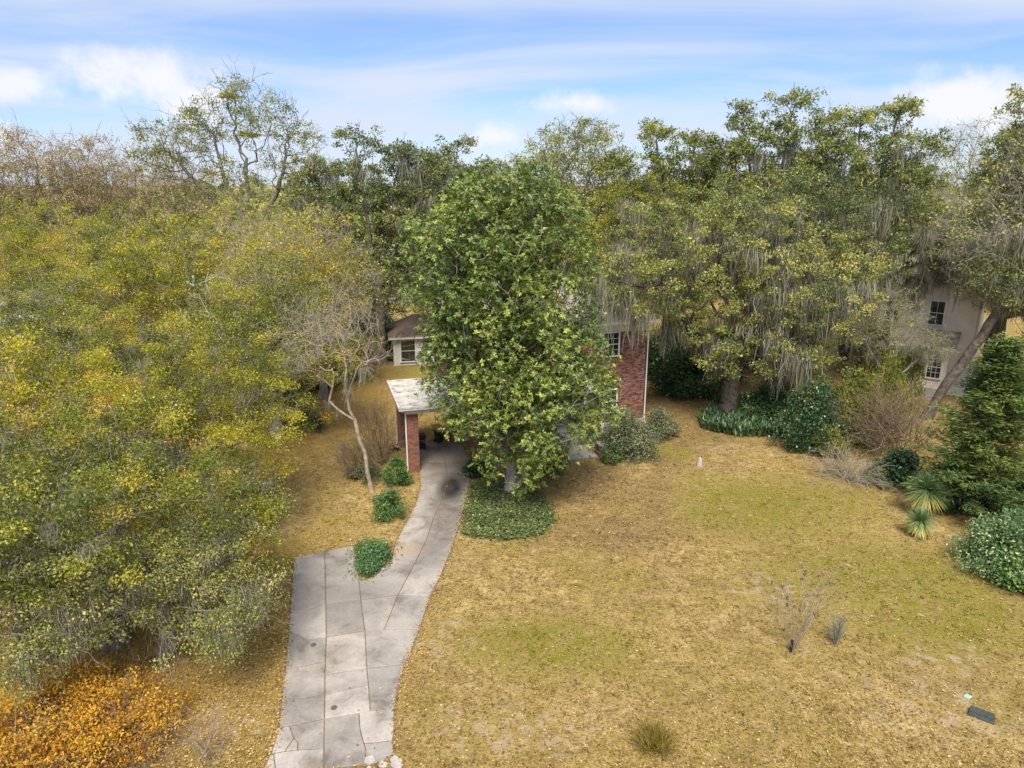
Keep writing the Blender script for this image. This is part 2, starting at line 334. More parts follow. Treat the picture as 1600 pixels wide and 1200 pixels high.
def concrete_mat():
    m, nt, b = new_mat('driveway_concrete'); L = nt.links.new; P = world_pos(nt)
    n1 = noise(nt, .9, 7, .62, vec=P, dist=.4); n2 = noise(nt, 9, 6, .7, vec=P); n3 = noise(nt, 2.7, 6, .6, vec=P)
    c = ramp(nt, [(.34, (.24, .21, .18)), (.45, (.37, .335, .30)), (.60, (.47, .43, .385))]); L(n1.outputs['Fac'], c.inputs[0])
    col = mixc(nt, .35, c.outputs[0], n2.outputs['Fac'], 'OVERLAY')
    oi = nt.nodes.new('ShaderNodeObjectInfo')
    rr = ramp(nt, [(0, (.68, .67, .665)), (1, (1.02, 1.01, .995))]); L(oi.outputs['Random'], rr.inputs[0])
    col = mixc(nt, 1.0, col, rr.outputs[0], 'MULTIPLY')
    # damp dirt and an old oil stain by the carport
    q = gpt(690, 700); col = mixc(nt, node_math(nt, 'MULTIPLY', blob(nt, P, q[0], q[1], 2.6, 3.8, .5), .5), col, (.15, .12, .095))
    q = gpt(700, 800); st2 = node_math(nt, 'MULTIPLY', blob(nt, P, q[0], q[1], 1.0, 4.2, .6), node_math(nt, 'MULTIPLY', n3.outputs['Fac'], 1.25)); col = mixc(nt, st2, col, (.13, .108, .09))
    q = gpt(705, 763); col = mixc(nt, node_math(nt, 'MULTIPLY', blob(nt, P, q[0], q[1], .62, 1.5, .6), node_math(nt, 'ADD', node_math(nt, 'MULTIPLY', n1.outputs['Fac'], .9), .42, True)), col, (.022, .021, .021))
    for (px, py, rx, ry, k) in ((470, 935, 1.0, 1.2, .5), (545, 925, .9, 1.0, .55), (450, 1010, .5, 1.5, .4), (665, 870, 1.0, 1.3, .5), (445, 1110, .7, .8, .4), (585, 940, .9, 1.3, .4)):
        q = gpt(px, py); col = mixc(nt, node_math(nt, 'MULTIPLY', blob(nt, P, q[0], q[1], rx, ry, .8), node_math(nt, 'MULTIPLY', n1.outputs['Fac'], k * 1.7)), col, (.17, .155, .15))
    q = gpt(610, 860); col = mixc(nt, node_math(nt, 'MULTIPLY', blob(nt, P, q[0] + .5, q[1], .9, .5, .6), node_math(nt, 'MULTIPLY', n3.outputs['Fac'], .7)), col, (.42, .26, .09))
    for (px, py) in ((490, 1009), (522, 1107)):
        q = gpt(px, py); col = mixc(nt, blob(nt, P, q[0], q[1], .10, .11, .12), col, (.13, .10, .09))
    L(col, b.inputs['Base Color']); b.inputs['Roughness'].default_value = .85; b.inputs['Specular IOR Level'].default_value = .25
    bp = nt.nodes.new('ShaderNodeBump'); bp.inputs['Strength'].default_value = .25; bp.inputs['Distance'].default_value = .02
    L(n2.outputs['Fac'], bp.inputs['Height']); L(bp.outputs[0], b.inputs['Normal'])
    return m
M['concrete'] = concrete_mat()

# ------------------------------------------------------------------ ground and driveway
mb = MB(); mb.poly([(-900, -60, 0), (900, -60, 0), (900, 1800, 0), (-900, 1800, 0)])
tag(mb.build('ground', M['ground']), 'dry golden lawn with green patches and bare sandy spots', 'lawn', kind='structure')

def c6(*pts): return [(400 + x / 3.2, 825 + y / 3.2) for x, y in pts]
def c2(*pts): return [(400 + x / 4.0, 560 + y / 4.0) for x, y in pts]
SLABS = [
    c6((190, 148), (343, 118), (347, 249), (183, 264)), c6((343, 118), (494, 90), (501, 170), (513, 246), (347, 249)),
    c6((183, 264), (347, 249), (350, 386), (172, 415)), c6((347, 249), (513, 246), (525, 361), (350, 386)),
    c6((513, 246), (535, 266), (568, 262), (600, 240), (635, 200), (680, 181), (792, 185), (711, 338), (525, 361)),
    c6((792, 185), (945, 190), (872, 346), (711, 338)), c6((525, 361), (711, 338), (640, 509), (545, 517)),
    c6((711, 338), (872, 346), (815, 511), (640, 509)), c6((172, 415), (350, 386), (352, 549), (250, 562), (215, 540), (165, 523)),
    c6((165, 523), (215, 540), (250, 562), (352, 549), (348, 671), (148, 712)), c6((350, 386), (525, 361), (545, 517), (352, 549)),
    c6((352, 549), (545, 517), (554, 704), (345, 736), (348, 671)), c6((545, 517), (640, 509), (815, 511), (770, 630), (745, 684), (554, 704)),
    c6((148, 712), (348, 671), (345, 736), (139, 768)), c6((139, 768), (345, 736), (345, 835), (230, 857), (132, 855)),
    c6((132, 855), (230, 857), (345, 835), (343, 957), (168, 994), (117, 1000)), c6((345, 736), (554, 704), (563, 788), (345, 835)),
    c6((345, 835), (563, 788), (572, 918), (515, 929), (343, 957)), c6((554, 704), (745, 684), (712, 790), (692, 906), (572, 918), (563, 788)),
    c6((343, 957), (515, 929), (520, 1000), (528, 1040), (540, 1080), (550, 1110), (545, 1190), (340, 1210), (340, 1106)),
    c6((515, 929), (572, 918), (692, 906), (690, 1020), (683, 1066), (600, 1077), (540, 1080), (528, 1040), (520, 1000)),
    c6((540, 1080), (600, 1077), (683, 1066), (688, 1130), (660, 1165), (545, 1190), (550, 1110)),
    c6((117, 1000), (168, 994), (190, 1055), (145, 1120), (78, 1133)), c6((168, 994), (343, 957), (340, 1106), (208, 1113), (210, 1075), (190, 1055)),
    c6((190, 1055), (210, 1075), (208, 1113), (145, 1120)), c6((90, 1131), (145, 1120), (208, 1113), (340, 1106), (340, 1210), (100, 1240)),
    c6((70, 1135), (90, 1131), (100, 1240), (30, 1240)),
    c2((1018, 640), (1185, 650), (1200, 770), (1163, 889), (1010, 885), (1030, 790)), c2((1185, 650), (1340, 665), (1330, 800), (1310, 891), (1163, 889), (1200, 770)),
    c2((1010, 885), (1163, 889), (1108, 1006), (955, 1001)), c2((1163, 889), (1310, 891), (1280, 1011), (1108, 1006)),
    c2((955, 1001), (1108, 1006), (1065, 1140), (885, 1128)), c2((1108, 1006), (1280, 1011), (1236, 1146), (1065, 1140)),
    [(621, 842), (666.3, 845), (647.5, 882.5), (612.5, 881.5), (615, 862)], [(666.3, 845), (709, 846.5), (695.3, 884.4), (647.5, 882.5)],
    c2((1012, 520), (1130, 530), (1185, 650), (1018, 640)), c2((1130, 530), (1290, 540), (1340, 665), (1185, 650)),
]
drive = empty('driveway', (gpt(560, 1000)[0], gpt(560, 1000)[1], 0))
tag(drive, 'cracked grey concrete driveway running up to the brick carport', 'driveway', kind='structure')
OX, OY = drive.location[0], drive.location[1]
def inset(pts, d):
    n = len(pts); area = sum(pts[i][0] * pts[(i + 1) % n][1] - pts[(i + 1) % n][0] * pts[i][1] for i in range(n))
    if area < 0: pts = pts[::-1]
    out = []
    for i in range(n):
        p0, p1, p2 = (np.array(pts[j][:2]) for j in ((i - 1) % n, i, (i + 1) % n))
        e1 = (p1 - p0) / np.linalg.norm(p1 - p0); e2 = (p2 - p1) / np.linalg.norm(p2 - p1)
        n1 = np.array([-e1[1], e1[0]]); n2 = np.array([-e2[1], e2[0]]); b = n1 + n2; b /= max(np.linalg.norm(b), .3)
        out.append(p1 + b * d / max(np.dot(b, n1), .5))
    return out
rs = random.Random(5)
joint = MB()
for s in SLABS:
    w = [gpt(*p) for p in s]
    w = [(p[0] - OX, p[1] - OY) for p in w]
    p = inset(w, .013); q = inset(w, .026); h = .035 + rs.uniform(-.006, .010)
    m_ = MB(); n = len(p)
    m_.v = [(*a, -.08) for a in p] + [(*a, h - .012) for a in p] + [(*a, h) for a in q]
    m_.f = [tuple(reversed(range(n)))] + [(i, (i + 1) % n, n + (i + 1) % n, n + i) for i in range(n)] + [(n + i, n + (i + 1) % n, 2 * n + (i + 1) % n, 2 * n + i) for i in range(n)] + [tuple(range(2 * n, 3 * n))]
    m_.build('slab', M['concrete'], drive)
    joint.poly([(*a, .006) for a in inset(w, -.05)])
for k in range(len(joint.f)):
    for i in joint.f[k]: joint.v[i] = (joint.v[i][0], joint.v[i][1], .005 + .0004 * k)
joint.build('joint_soil', M['soil'], drive)
# broken rubble at the street end
for k in range(7):
    x, y, _ = gpt(rs.uniform(575, 625), rs.uniform(1188, 1204)); r = rs.uniform(.08, .17)
    a0 = rs.uniform(0, 6); pts = [(r * cos(a0 + i * 1.25) * rs.uniform(.7, 1.2), r * sin(a0 + i * 1.25) * rs.uniform(.7, 1.2)) for i in range(5)]
    m_ = MB(); m_.prism(pts, -.02, rs.uniform(.04, .08)); o = m_.build('concrete_rubble', M['stone']); o.location = (x, y, 0)
    tag(o, 'broken pale concrete chunk at the street end of the driveway', 'rubble', 'concrete rubble at the driveway end')

# ------------------------------------------------------------------ vegetation toolkit
def unit(a): return a / (np.linalg.norm(a, axis=-1, keepdims=True) + 1e-9)
def leaf_cards(rng, pos, dirs, nrm, length, width, fold=.12):
    """diamond leaves with a crease: (n,4) quads"""
    n = len(pos); d = unit(dirs); s = unit(np.cross(nrm, d)); nn = np.cross(d, s)
    L_ = length[:, None]; W_ = width[:, None]
    V = np.empty((n, 4, 3)); V[:, 0] = pos; V[:, 2] = pos + d * L_
    mid = pos + d * L_ * .55 + nn * L_ * fold
    V[:, 1] = mid + s * W_ * .5; V[:, 3] = mid - s * W_ * .5
    return V.reshape(-1, 3), np.arange(n * 4).reshape(-1, 4)
def tubes(P0, P1, R0, R1, sides=5, D0=None):
    n = len(P0); d = unit(P1 - P0); ang = np.arange(sides) * 2 * pi / sides
    def rings(d):
        ref = np.where(np.abs(d[:, 2:3]) < .9, np.array([[0, 0, 1.]]), np.array([[1., 0, 0]]))
        a = unit(np.cross(d, ref)); b = np.cross(d, a)
        return a[:, None, :] * np.cos(ang)[None, :, None] + b[:, None, :] * np.sin(ang)[None, :, None]
    if D0 is None: ring = ring0 = rings(d)
    else:                                           # the first ring follows the limb it grows from; turn it to meet the second without a twist
        ring = rings(d); d0 = unit(D0); k = np.sum(ring * d0[:, None, :], 2, keepdims=True); ring0 = unit(ring - k * d0[:, None, :])
    V = np.concatenate([P0[:, None] + ring0 * R0[:, None, None], P1[:, None] + ring * R1[:, None, None]], 1).reshape(-1, 3)
    i = np.arange(sides); j = (i + 1) % sides
    q = np.stack([i, j, sides + j, sides + i], 1)
    F = (q[None] + (np.arange(n) * 2 * sides)[:, None, None]).reshape(-1, 4)
    return V, F
def join(parts):
    Vs, Fs, Ts, o = [], [], [], 0
    for p in parts:
        if len(p[0]) == 0: continue
        Vs.append(p[0]); Fs.append(p[1] + o); o += len(p[0])
        if len(p) > 2: Ts.append(p[2])
    return (np.concatenate(Vs), np.concatenate(Fs)) + ((np.concatenate(Ts),) if Ts else ())
def sample_env(rng, env, n, mind, shell=.45):
    """points in a union of ellipsoids, denser towards the outside, kept apart"""
    w = np.array([e[3] * e[4] * e[5] for e in env]) ** .75; w /= w.sum(); out = []
    tries = 0; arr = np.empty((0, 3))
    while len(out) < n and tries < n * 40:
        tries += 1
        e = env[rng.choice(len(env), p=w)]
        v = rng.normal(size=3); v /= np.linalg.norm(v); r = rng.uniform() ** shell
        if v[2] < -.35 and rng.uniform() < .6: v[2] *= -.4
        p = np.array(e[:3]) + v * r * np.array(e[3:6])
        if p[2] < .35: continue
        if len(out) and np.min(np.sum((arr[:len(out)] - p) ** 2, 1)) < mind * mind: continue
        out.append(p); arr = np.array(out)
    return np.array(out)
def skeleton(rng, trunks, att, step=.7, bias=.32, wob=.1, fork=.45, arch=.1):
    """trunks: list of polylines (the first point of a later one is joined to the nearest node)"""
    cap = 40000; P = np.zeros((cap, 3)); par = np.full(cap, -1); pl = np.zeros(cap); ok = np.zeros(cap, bool); n = 0
    for tr in trunks:
        tr = [np.array(t, float) for t in tr]; pts = []
        for a, b in zip(tr[:-1], tr[1:]):
            k = max(2, int(np.linalg.norm(b - a) / step))
            pts += [a + (b - a) * i / k for i in range(k)]
        pts.append(tr[-1]); last = -1
        if n: last = int(np.argmin(np.sum((P[:n] - pts[0]) ** 2, 1))); pts = pts[1:]
        for i, p in enumerate(pts):
            P[n] = p + rng.normal(size=3) * wob * .4 * (1 if (last >= 0) else 0); par[n] = last
            pl[n] = 0 if last < 0 else pl[last] + np.linalg.norm(P[n] - P[last]); ok[n] = (i / max(1, len(pts) - 1)) >= (fork if par[0] == -1 and tr is trunks[0] or True else 0)
            last = n; n += 1
    order = np.argsort(np.min(np.linalg.norm(att[:, None] - P[None, :n][:, ok[:n]], axis=2), 1))
    for a in att[order]:
        idx = np.nonzero(ok[:n])[0]; dv = P[idx] - a; d = np.linalg.norm(dv, axis=1)
        cost = d + bias * pl[idx] + np.maximum(dv[:, 2], 0) * .5
        j = idx[np.argmin(cost)]; dd = np.linalg.norm(P[j] - a); k = max(2, int(dd / step)); last = j; off = rng.normal(size=3) * wob * dd; st = P[j].copy()
        for i in range(1, k + 1):
            t = i / k; P[n] = st + (a - st) * t + off * sin(pi * t) + np.array([0, 0, arch * dd * sin(pi * t)]) + rng.normal(size=3) * wob * .25 * step * (t < 1)
            par[n] = last; pl[n] = pl[last] + dd / k; ok[n] = True; last = n; n += 1
            if n >= cap - 50: break
    return P[:n], par[:n]
def radii(par, rt, R):
    n = len(par); cnt = np.zeros(n); kids = np.bincount(par[par >= 0], minlength=n); cnt[kids == 0] = 1
    for i in range(n - 1, 0, -1):
        if par[i] >= 0: cnt[par[i]] += cnt[i]
    p = math.log(R / rt) / math.log(max(cnt[0], 2))
    return rt * cnt ** p, kids
def wood(P, par, r, flare=1.5):
    i = np.nonzero(par >= 0)[0]; p = par[i]; r0 = np.minimum(r[p], r[i] * 1.35); r1 = r[i].copy(); rr = r[p].copy()
    big = r[i] > .09
    z0 = P[0, 2]
    fl = lambda q: 1 + (flare - 1) * np.exp(-np.maximum(P[q, 2] - z0, 0) / .35)
    out = []; pp = np.where(par[p] >= 0, par[p], p); dpar = np.where((par[p] >= 0)[:, None], P[p] - P[pp], P[i] - P[p])
    for m_, s in ((big, 9), (~big, 4)):
        if m_.any(): out.append(tubes(P[p[m_]], P[i[m_]], (r0 * fl(p))[m_], (r1 * fl(i))[m_], s, dpar[m_] if s > 4 else None))
    return join(out)
def twigs(rng, base, dirs, length, r0, levels=2, split=3, spread=.6, droop=0.0):
    """fine bare twigs, three-sided"""
    parts = []; P = base; D = unit(dirs); Ln = length; R = np.full(len(P), r0)
    for lv in range(levels):
        mid = P + D * (Ln * .5)[:, None] + rng.normal(size=P.shape) * (Ln * .06)[:, None]
        D2 = unit(D + rng.normal(size=D.shape) * .22 + np.array([0, 0, -droop])); end = mid + D2 * (Ln * .5)[:, None]
        parts.append(tubes(P, mid, R, R * .8, 3)); parts.append(tubes(mid, end, R * .8, R * .5, 3))
        if lv < levels - 1:
            tt = rng.uniform(.3, 1, size=(len(P), split, 1)); s = (P[:, None] * (1 - tt) + end[:, None] * tt).reshape(-1, 3)
            D = unit(np.repeat(D2, split, 0) + rng.normal(size=(len(P) * split, 3)) * spread); Ln = np.repeat(Ln, split) * rng.uniform(.45, .8, len(s)); R = np.repeat(R, split) * .62; P = s
    return join(parts)
def moss_strands(rng, anchors, per=(10, 26), ln=(.5, 1.8), wd=(.02, .055), rad=.28):
    """hanging veils: each anchor carries a bundle, longest in its middle"""
    A, Ls = [], []
    for a in anchors:
        k = int(rng.integers(*per) * 2.6); l0 = rng.uniform(*ln); th = rng.uniform(0, pi); g = rng.normal(size=(k, 2)) * np.array([rad * 1.3, rad * .45])
        off = np.stack([g[:, 0] * cos(th) - g[:, 1] * sin(th), g[:, 0] * sin(th) + g[:, 1] * cos(th), rng.normal(size=k) * rad * .5], 1)
        A.append(a + off); Ls.append(l0 * (.25 + .75 * np.exp(-(g[:, 0] / (rad * 1.3)) ** 2)) * rng.uniform(.45, 1.1, k))
    A = np.concatenate(A); Ls = np.concatenate(Ls); n = len(A); ang = rng.uniform(0, pi, n)
    s = np.stack([np.cos(ang), np.sin(ang), np.zeros(n)], 1); w = rng.uniform(*wd, n) * .5
    V = np.empty((n, 4, 2, 3)); off = np.zeros((n, 3))
    for i, (t, ws) in enumerate(((0, .5), (.33, 1.0), (.7, .75), (1.0, .12))):
        c = A + off; c[:, 2] = A[:, 2] - Ls * t; c[:, 2] = np.maximum(c[:, 2], .05)
        V[:, i, 0] = c + s * (w * ws)[:, None]; V[:, i, 1] = c - s * (w * ws)[:, None]
        off = off + rng.normal(size=(n, 3)) * np.array([.09, .09, 0]) * np.minimum(Ls, 1.2)[:, None]
    V = V.reshape(-1, 3); q = np.array([[0, 1, 3, 2], [2, 3, 5, 4], [4, 5, 7, 6]])
    F = (q[None] + (np.arange(n) * 8)[:, None, None]).reshape(-1, 4)
    return V, F, np.repeat(rng.uniform(0, 1, n), 3)
def clump_leaves(rng, centers, ctone, per, rc, flat, size, aspect, up=.7, tvar=.18, droop=0.0, out_from=None):
    n = len(centers) * per; c = np.repeat(centers, per, 0); rcx = np.repeat(rng.uniform(.65, 1.25, len(centers)) * rc, per)[:, None]
    g = rng.normal(size=(n, 3)); g = unit(g) * (rng.uniform(size=(n, 1)) ** .5)
    p = c + g * rcx * np.array([1, 1, flat]); p[:, 2] = np.maximum(p[:, 2], .04)
    nrm = unit(rng.normal(size=(n, 3)) * .75 + np.array([0, 0, up]) + g * .35)
    d = unit(rng.normal(size=(n, 3)) + g * .6 + np.array([0, 0, -droop])); L_ = size * rng.uniform(.65, 1.3, n)
    V, F = leaf_cards(rng, p, d, nrm, L_, L_ * aspect * rng.uniform(.8, 1.2, n))
    t = np.clip(np.repeat(ctone, per) + rng.normal(size=n) * tvar, 0, 1)
    return V, F, t
def lowfreq(rng, p, s=3.0):
    """smooth random field for clump tones"""
    k = rng.normal(size=(6, 3)) / s; ph = rng.uniform(0, 6.28, 6)
    return np.sin(p @ k.T * 2 + ph).sum(1) / 6 * 1.4
def tree_meshes(seed, env, trunks, R, natt, mind, leafmat, bark, per=60, rc=.9, flat=.6, size=.12, aspect=.5, sub=2, moss=None, rt=.012, tone=(.45, .22),
                twig=0, twiglen=.7, bias=.32, arch=.1, fork=.45, wob=.1, shell=.45, up=.7, step=.7, keep=1.0, tvar=.18, droop=0.0, mossmat='moss', twigmat=None, twlev=2):
    rng = np.random.default_rng(seed)
    att = sample_env(rng, env, natt, mind, shell)
    P, par = skeleton(rng, trunks, att, step, bias, wob, fork, arch)
    r, kids = radii(par, rt, R)
    parts = {}
    wv = [wood(P, par, r)]
    tips = np.nonzero(kids == 0)[0]
    td = P[tips] - P[par[tips]]
    if twig and twigmat is None:
        b = np.repeat(P[tips], twig, 0); dv = unit(np.repeat(unit(td), twig, 0) + rng.normal(size=(len(b), 3)) * .75)
        wv.append(twigs(rng, b, dv, rng.uniform(.5, 1.2, len(b)) * twiglen, rt * .9, twlev))
    V, F = join(wv); parts['trunk'] = npmesh('trunk', V, F, M[bark], smooth=True)
    crown = []
    if twig and twigmat is not None:
        b = np.repeat(P[tips], twig, 0); dv = unit(np.repeat(unit(td), twig, 0) + rng.normal(size=(len(b), 3)) * .75)
        V, F = twigs(rng, b, dv, rng.uniform(.5, 1.2, len(b)) * twiglen, rt * .8, twlev, droop=droop)
        parts['twigs'] = npmesh('twigs', V, F, M[twigmat], tone=rng.uniform(0, 1, len(F)))
    if per:
        c = np.repeat(P[tips], sub, 0) + rng.normal(size=(len(tips) * sub, 3)) * rc * np.array([.75, .75, .45])
        thin = np.nonzero((r < rt * 2.2) & (kids > 0))[0]
        if len(thin): c = np.concatenate([c, P[rng.choice(thin, max(1, int(len(tips) * .6)))] + rng.normal(size=(max(1, int(len(tips) * .6)), 3)) * .3 * rc])
        if keep < 1: c = c[rng.uniform(size=len(c)) < keep]
        ct = tone[0] + tone[1] * lowfreq(rng, c) + rng.normal(size=len(c)) * tone[1] * .6
        V, F, t = clump_leaves(rng, c, ct, per, rc, flat, size, aspect, up, tvar, droop)
        parts['crown'] = npmesh('crown', V, F, M[leafmat], tone=t)
    if moss:
        cand = np.nonzero((r < moss.get('rmax', .12)) & (P[:, 2] > moss.get('zmin', 1.0)) & (P[:, 2] < moss.get('zmax', 99)))[0]
        a = P[rng.choice(cand, min(moss['n'], len(cand)), replace=False)]
        V, F, t = moss_strands(rng, a, moss.get('per', (10, 26)), moss.get('ln', (.5, 1.8)), moss.get('wd', (.02, .055)), moss.get('rad', .28))
        parts['spanish_moss'] = npmesh('spanish_moss', V, F, M[mossmat], tone=t)
    return parts
def plant(name, parts, loc, label, cat, group=None, rz=0.0, s=1.0, sz=None, leaf=None):
    e = empty(name, loc, rz, s)
    if sz: e.scale = (s, s, sz)
    for k, me in parts.items():
        o = link(k, me, e)
        if leaf and k == 'crown': o.material_slots[0].link = 'OBJECT'; o.material_slots[0].material = M[leaf]
        if k in ('spanish_moss', 'seed_heads', 'twigs', 'blades'): o['kind'] = 'stuff'
    return tag(e, label, cat, group)
def gx(px, Y, z=0):
    """ground point at forward distance Y under column px of the ground there"""
    depth = Y * cos(PITCH) + (CAMZ - z) * sin(PITCH)
    return ((px - 800) / FPX * depth, Y, 0)

# ------------------------------------------------------------------ the brick house
RZ = radians(16)
house = empty('brick_house', (8.6, 44.5, 0), RZ)
tag(house, 'two-storey red brick house with white trim, half hidden behind the magnolia', 'house')
def bricks(rng, u0, u1, z0, z1, face, bl=.205, bh=.068, j=.011, th=.02, axis='u', dark=.26):
    """running-bond brick faces standing proud of a mortar wall; face = the wall plane; axis u: plane at v=face looking to -v; axis v-/v+: plane at u=face"""
    m_ = MB(); tone = []; z = z0; row = 0
    while z + bh * .5 < z1:
        zt = min(z + bh, z1); u = u0 - (bl + j) * .5 * (row % 2)
        while u < u1 - .02:
            a, b = max(u, u0), min(u + bl, u1)
            if b - a > .03:
                t = rng.uniform(0, .25) if rng.uniform() < dark else rng.uniform(.35, 1)
                p = th + rng.uniform(-.003, .003)
                if axis == 'u': m_.box(a, b, face - p, face + .01, z, zt)
                elif axis == 'v+': m_.box(face - .01, face + p, a, b, z, zt)
                else: m_.box(face - p, face + .01, a, b, z, zt)
                tone += [t] * 6
            u += bl + j
        z += bh + j; row += 1
    return m_, tone
rb = np.random.default_rng(3)
HW, HD, EAVE = 12.2, 9.0, 6.85
# walls: mortar core with brick faces proud of it
m_ = MB(); m_.box(-HW, 0, .0, HD, 0, EAVE); wall = m_.build('wall', M['mortar'], house)
b_, t_ = bricks(rb, -4.6, -.0, .35, 6.25, 0); o = b_.build('bricks', M['brick'], wall, tone=t_); o['kind'] = 'stuff'
b_, t_ = bricks(rb, -HW, -4.612, .35, 6.25, 0); o = b_.build('bricks', M['brick'], wall, tone=t_); o['kind'] = 'stuff'
b_, t_ = bricks(rb, 0, HD, .35, 6.25, -HW, axis='v-'); o = b_.build('bricks', M['brick'], wall, tone=t_); o['kind'] = 'stuff'
b_, t_ = bricks(rb, 0, HD, .35, 6.25, 0, axis='v+'); o = b_.build('bricks', M['brick'], wall, tone=t_); o['kind'] = 'stuff'
m_ = MB(); m_.box(-HW - .06, .06, -.06, HD + .06, 0, .34); m_.build('foundation', M['stone'], house)
m_ = MB(); m_.box(-HW - .05, .05, -.05, -.0, 6.26, 6.8).box(-HW - .05, .05, HD, HD + .05, 6.26, 6.8).box(.0, .05, 0.001, HD - .001, 6.26, 6.8).box(-HW - .05, -HW, .001, HD - .001, 6.26, 6.8)
m_.build('frieze', M['trim'], house)
OV = .45
m_ = MB(); m_.box(-HW - OV, OV, -OV, HD + OV, 6.802, 6.90); m_.build('soffit', M['trim'], house)
m_ = MB(); a, b, c, d = (-HW - OV - .08, -OV - .08, 6.902), (OV + .08, -OV - .08, 6.902), (OV + .08, HD + OV + .08, 6.902), (-HW - OV - .08, HD + OV + .08, 6.902)
r0, r1 = (-HW / 2 - 1.6, HD / 2, 9.0), (-HW / 2 + 1.6, HD / 2, 9.0)
for f in ((a, b, r1, r0), (b, c, r1), (c, d, r0, r1), (d, a, r0), (d, c, b, a)): m_.poly(f)
roof = m_.build('roof', M['shingle'], house)
m_ = MB(); m_.box(-HW - OV - .1, OV + .1, -OV - .16, -OV - .03, 6.80, 6.93).box(OV + .03, OV + .16, -OV - .03, HD + OV, 6.80, 6.93); m_.build('gutter', M['trim_dirty'], house)
m_ = MB(); m_.tube([(.10, -.42, 6.82), (.10, -.30, 6.62), (.10, -.09, 6.40), (.10, -.09, .5), (.10, -.16, .15), (.10, -.35, .10)], .045, 8); m_.build('downspout', M['trim'], house)
def window(parent, u0, u1, z0, z1, v, nx=3, nz=4, fr=.09, glass='glass', trim='trim', side=-1, rail=True):
    """sash window on a plane v, looking to -v: casing, glass panes, muntins, sill"""
    w = MB(); w.box(u0 - fr, u0, v - .06, v + .02, z0, z1).box(u1, u1 + fr, v - .06, v + .02, z0, z1).box(u0 - fr - .02, u1 + fr + .02, v - .07, v + .02, z1, z1 + fr)
    wo = w.build('window', M[trim], parent)
    s_ = MB(); s_.box(u0 - fr - .05, u1 + fr + .05, v - .13, v + .02, z0 - .07, z0); s_.build('sill', M[trim], wo)
    zm = (z0 + z1) / 2
    mu = MB()
    for i in range(1, nx): x = u0 + (u1 - u0) * i / nx; mu.box(x - .012, x + .012, v - .035, v - .012, z0, z1)
    for i in range(1, nz):
        z = z0 + (z1 - z0) * i / nz; h = .025 if (rail and i * 2 == nz) else .012; mu.box(u0, u1, v - .040, v - .010, z - h, z + h)
    mu.build('muntins', M[trim], wo)
    for i in range(nx):
        for k in range(nz):
            p = MB(); p.box(u0 + (u1 - u0) * i / nx + .013, u0 + (u1 - u0) * (i + 1) / nx - .013, v - .025, v - .018, z0 + (z1 - z0) * k / nz + .013, z0 + (z1 - z0) * (k + 1) / nz - .013)
            p.build('pane', M[glass], wo)
    return wo
for (u0, u1) in ((-3.0, -1.95), (-6.4, -5.2), (-9.6, -8.4)): window(house, u0, u1, 4.75, 6.2, -.03)
window(house, -3.1, -1.95, .95, 2.45, -.03)
window(house, -10.9, -9.7, .95, 2.6, -.03)
# entry porch: gabled roof, white columns, door, floor, steps and brick piers
PU, PV = -5.9, -2.5
m_ = MB(); m_.box(PU - 2.4, PU + 2.4, PV - .1, -.03, .0, .42); m_.build('porch_floor', M['stone'], house)
m_ = MB(); m_.box(PU - 1.2, PU + 1.2, PV - .45, PV - .11, 0, .28).box(PU - 1.2, PU + 1.2, PV - .8, PV - .46, 0, .14); m_.build('steps', M['stone'], house)
for du in (-2.1, -.9, .9, 2.1):
    m_ = MB(); m_.lathe([(.17, .42), (.17, .52), (.13, .56), (.125, 1.6), (.105, 3.02), (.15, 3.08), (.15, 3.18)], PU + du, PV + .18); m_.build('column', M['trim'], house, smooth=False)
m_ = MB(); m_.box(PU - 2.45, PU + 2.45, PV - .06, -.03, 3.182, 3.5); m_.build('entablature', M['trim_dirty'], house)
m_ = MB(); m_.poly([(PU - 2.3, PV - .02, 3.502), (PU + 2.3, PV - .02, 3.502), (PU, PV - .02, 4.5)]).poly([(PU + 2.3, PV + .1, 3.502), (PU - 2.3, PV + .1, 3.502), (PU, PV + .1, 4.5)]); m_.build('pediment', M['trim_dirty'], house)
m_ = MB()
for s in (-1, 1):
    e0, e1 = (PU + s * 2.62, 3.46), (PU, 4.60)
    P_ = [(e0[0], PV - .25, e0[1]), (e1[0], PV - .25, e1[1]), (e1[0], -.04, e1[1]), (e0[0], -.04, e0[1])]
    if s < 0: P_ = [P_[0], P_[3], P_[2], P_[1]]; P_ = [P_[0], P_[3], P_[2], P_[1]]
    m_.hexa([(x, y, z) for x, y, z in P_] + [(x, y, z + .09) for x, y, z in P_])
m_.build('porch_roof', M['shingle'], house)
m_ = MB(); m_.box(PU - .6, PU + .6, -.09, -.03, .43, 2.75); dr = m_.build('door', M['trim'], house)
m_ = MB(); m_.box(PU - .45, PU + .45, -.12, -.095, .48, 2.5); m_.build('door_leaf', M['bark_dark'], dr)
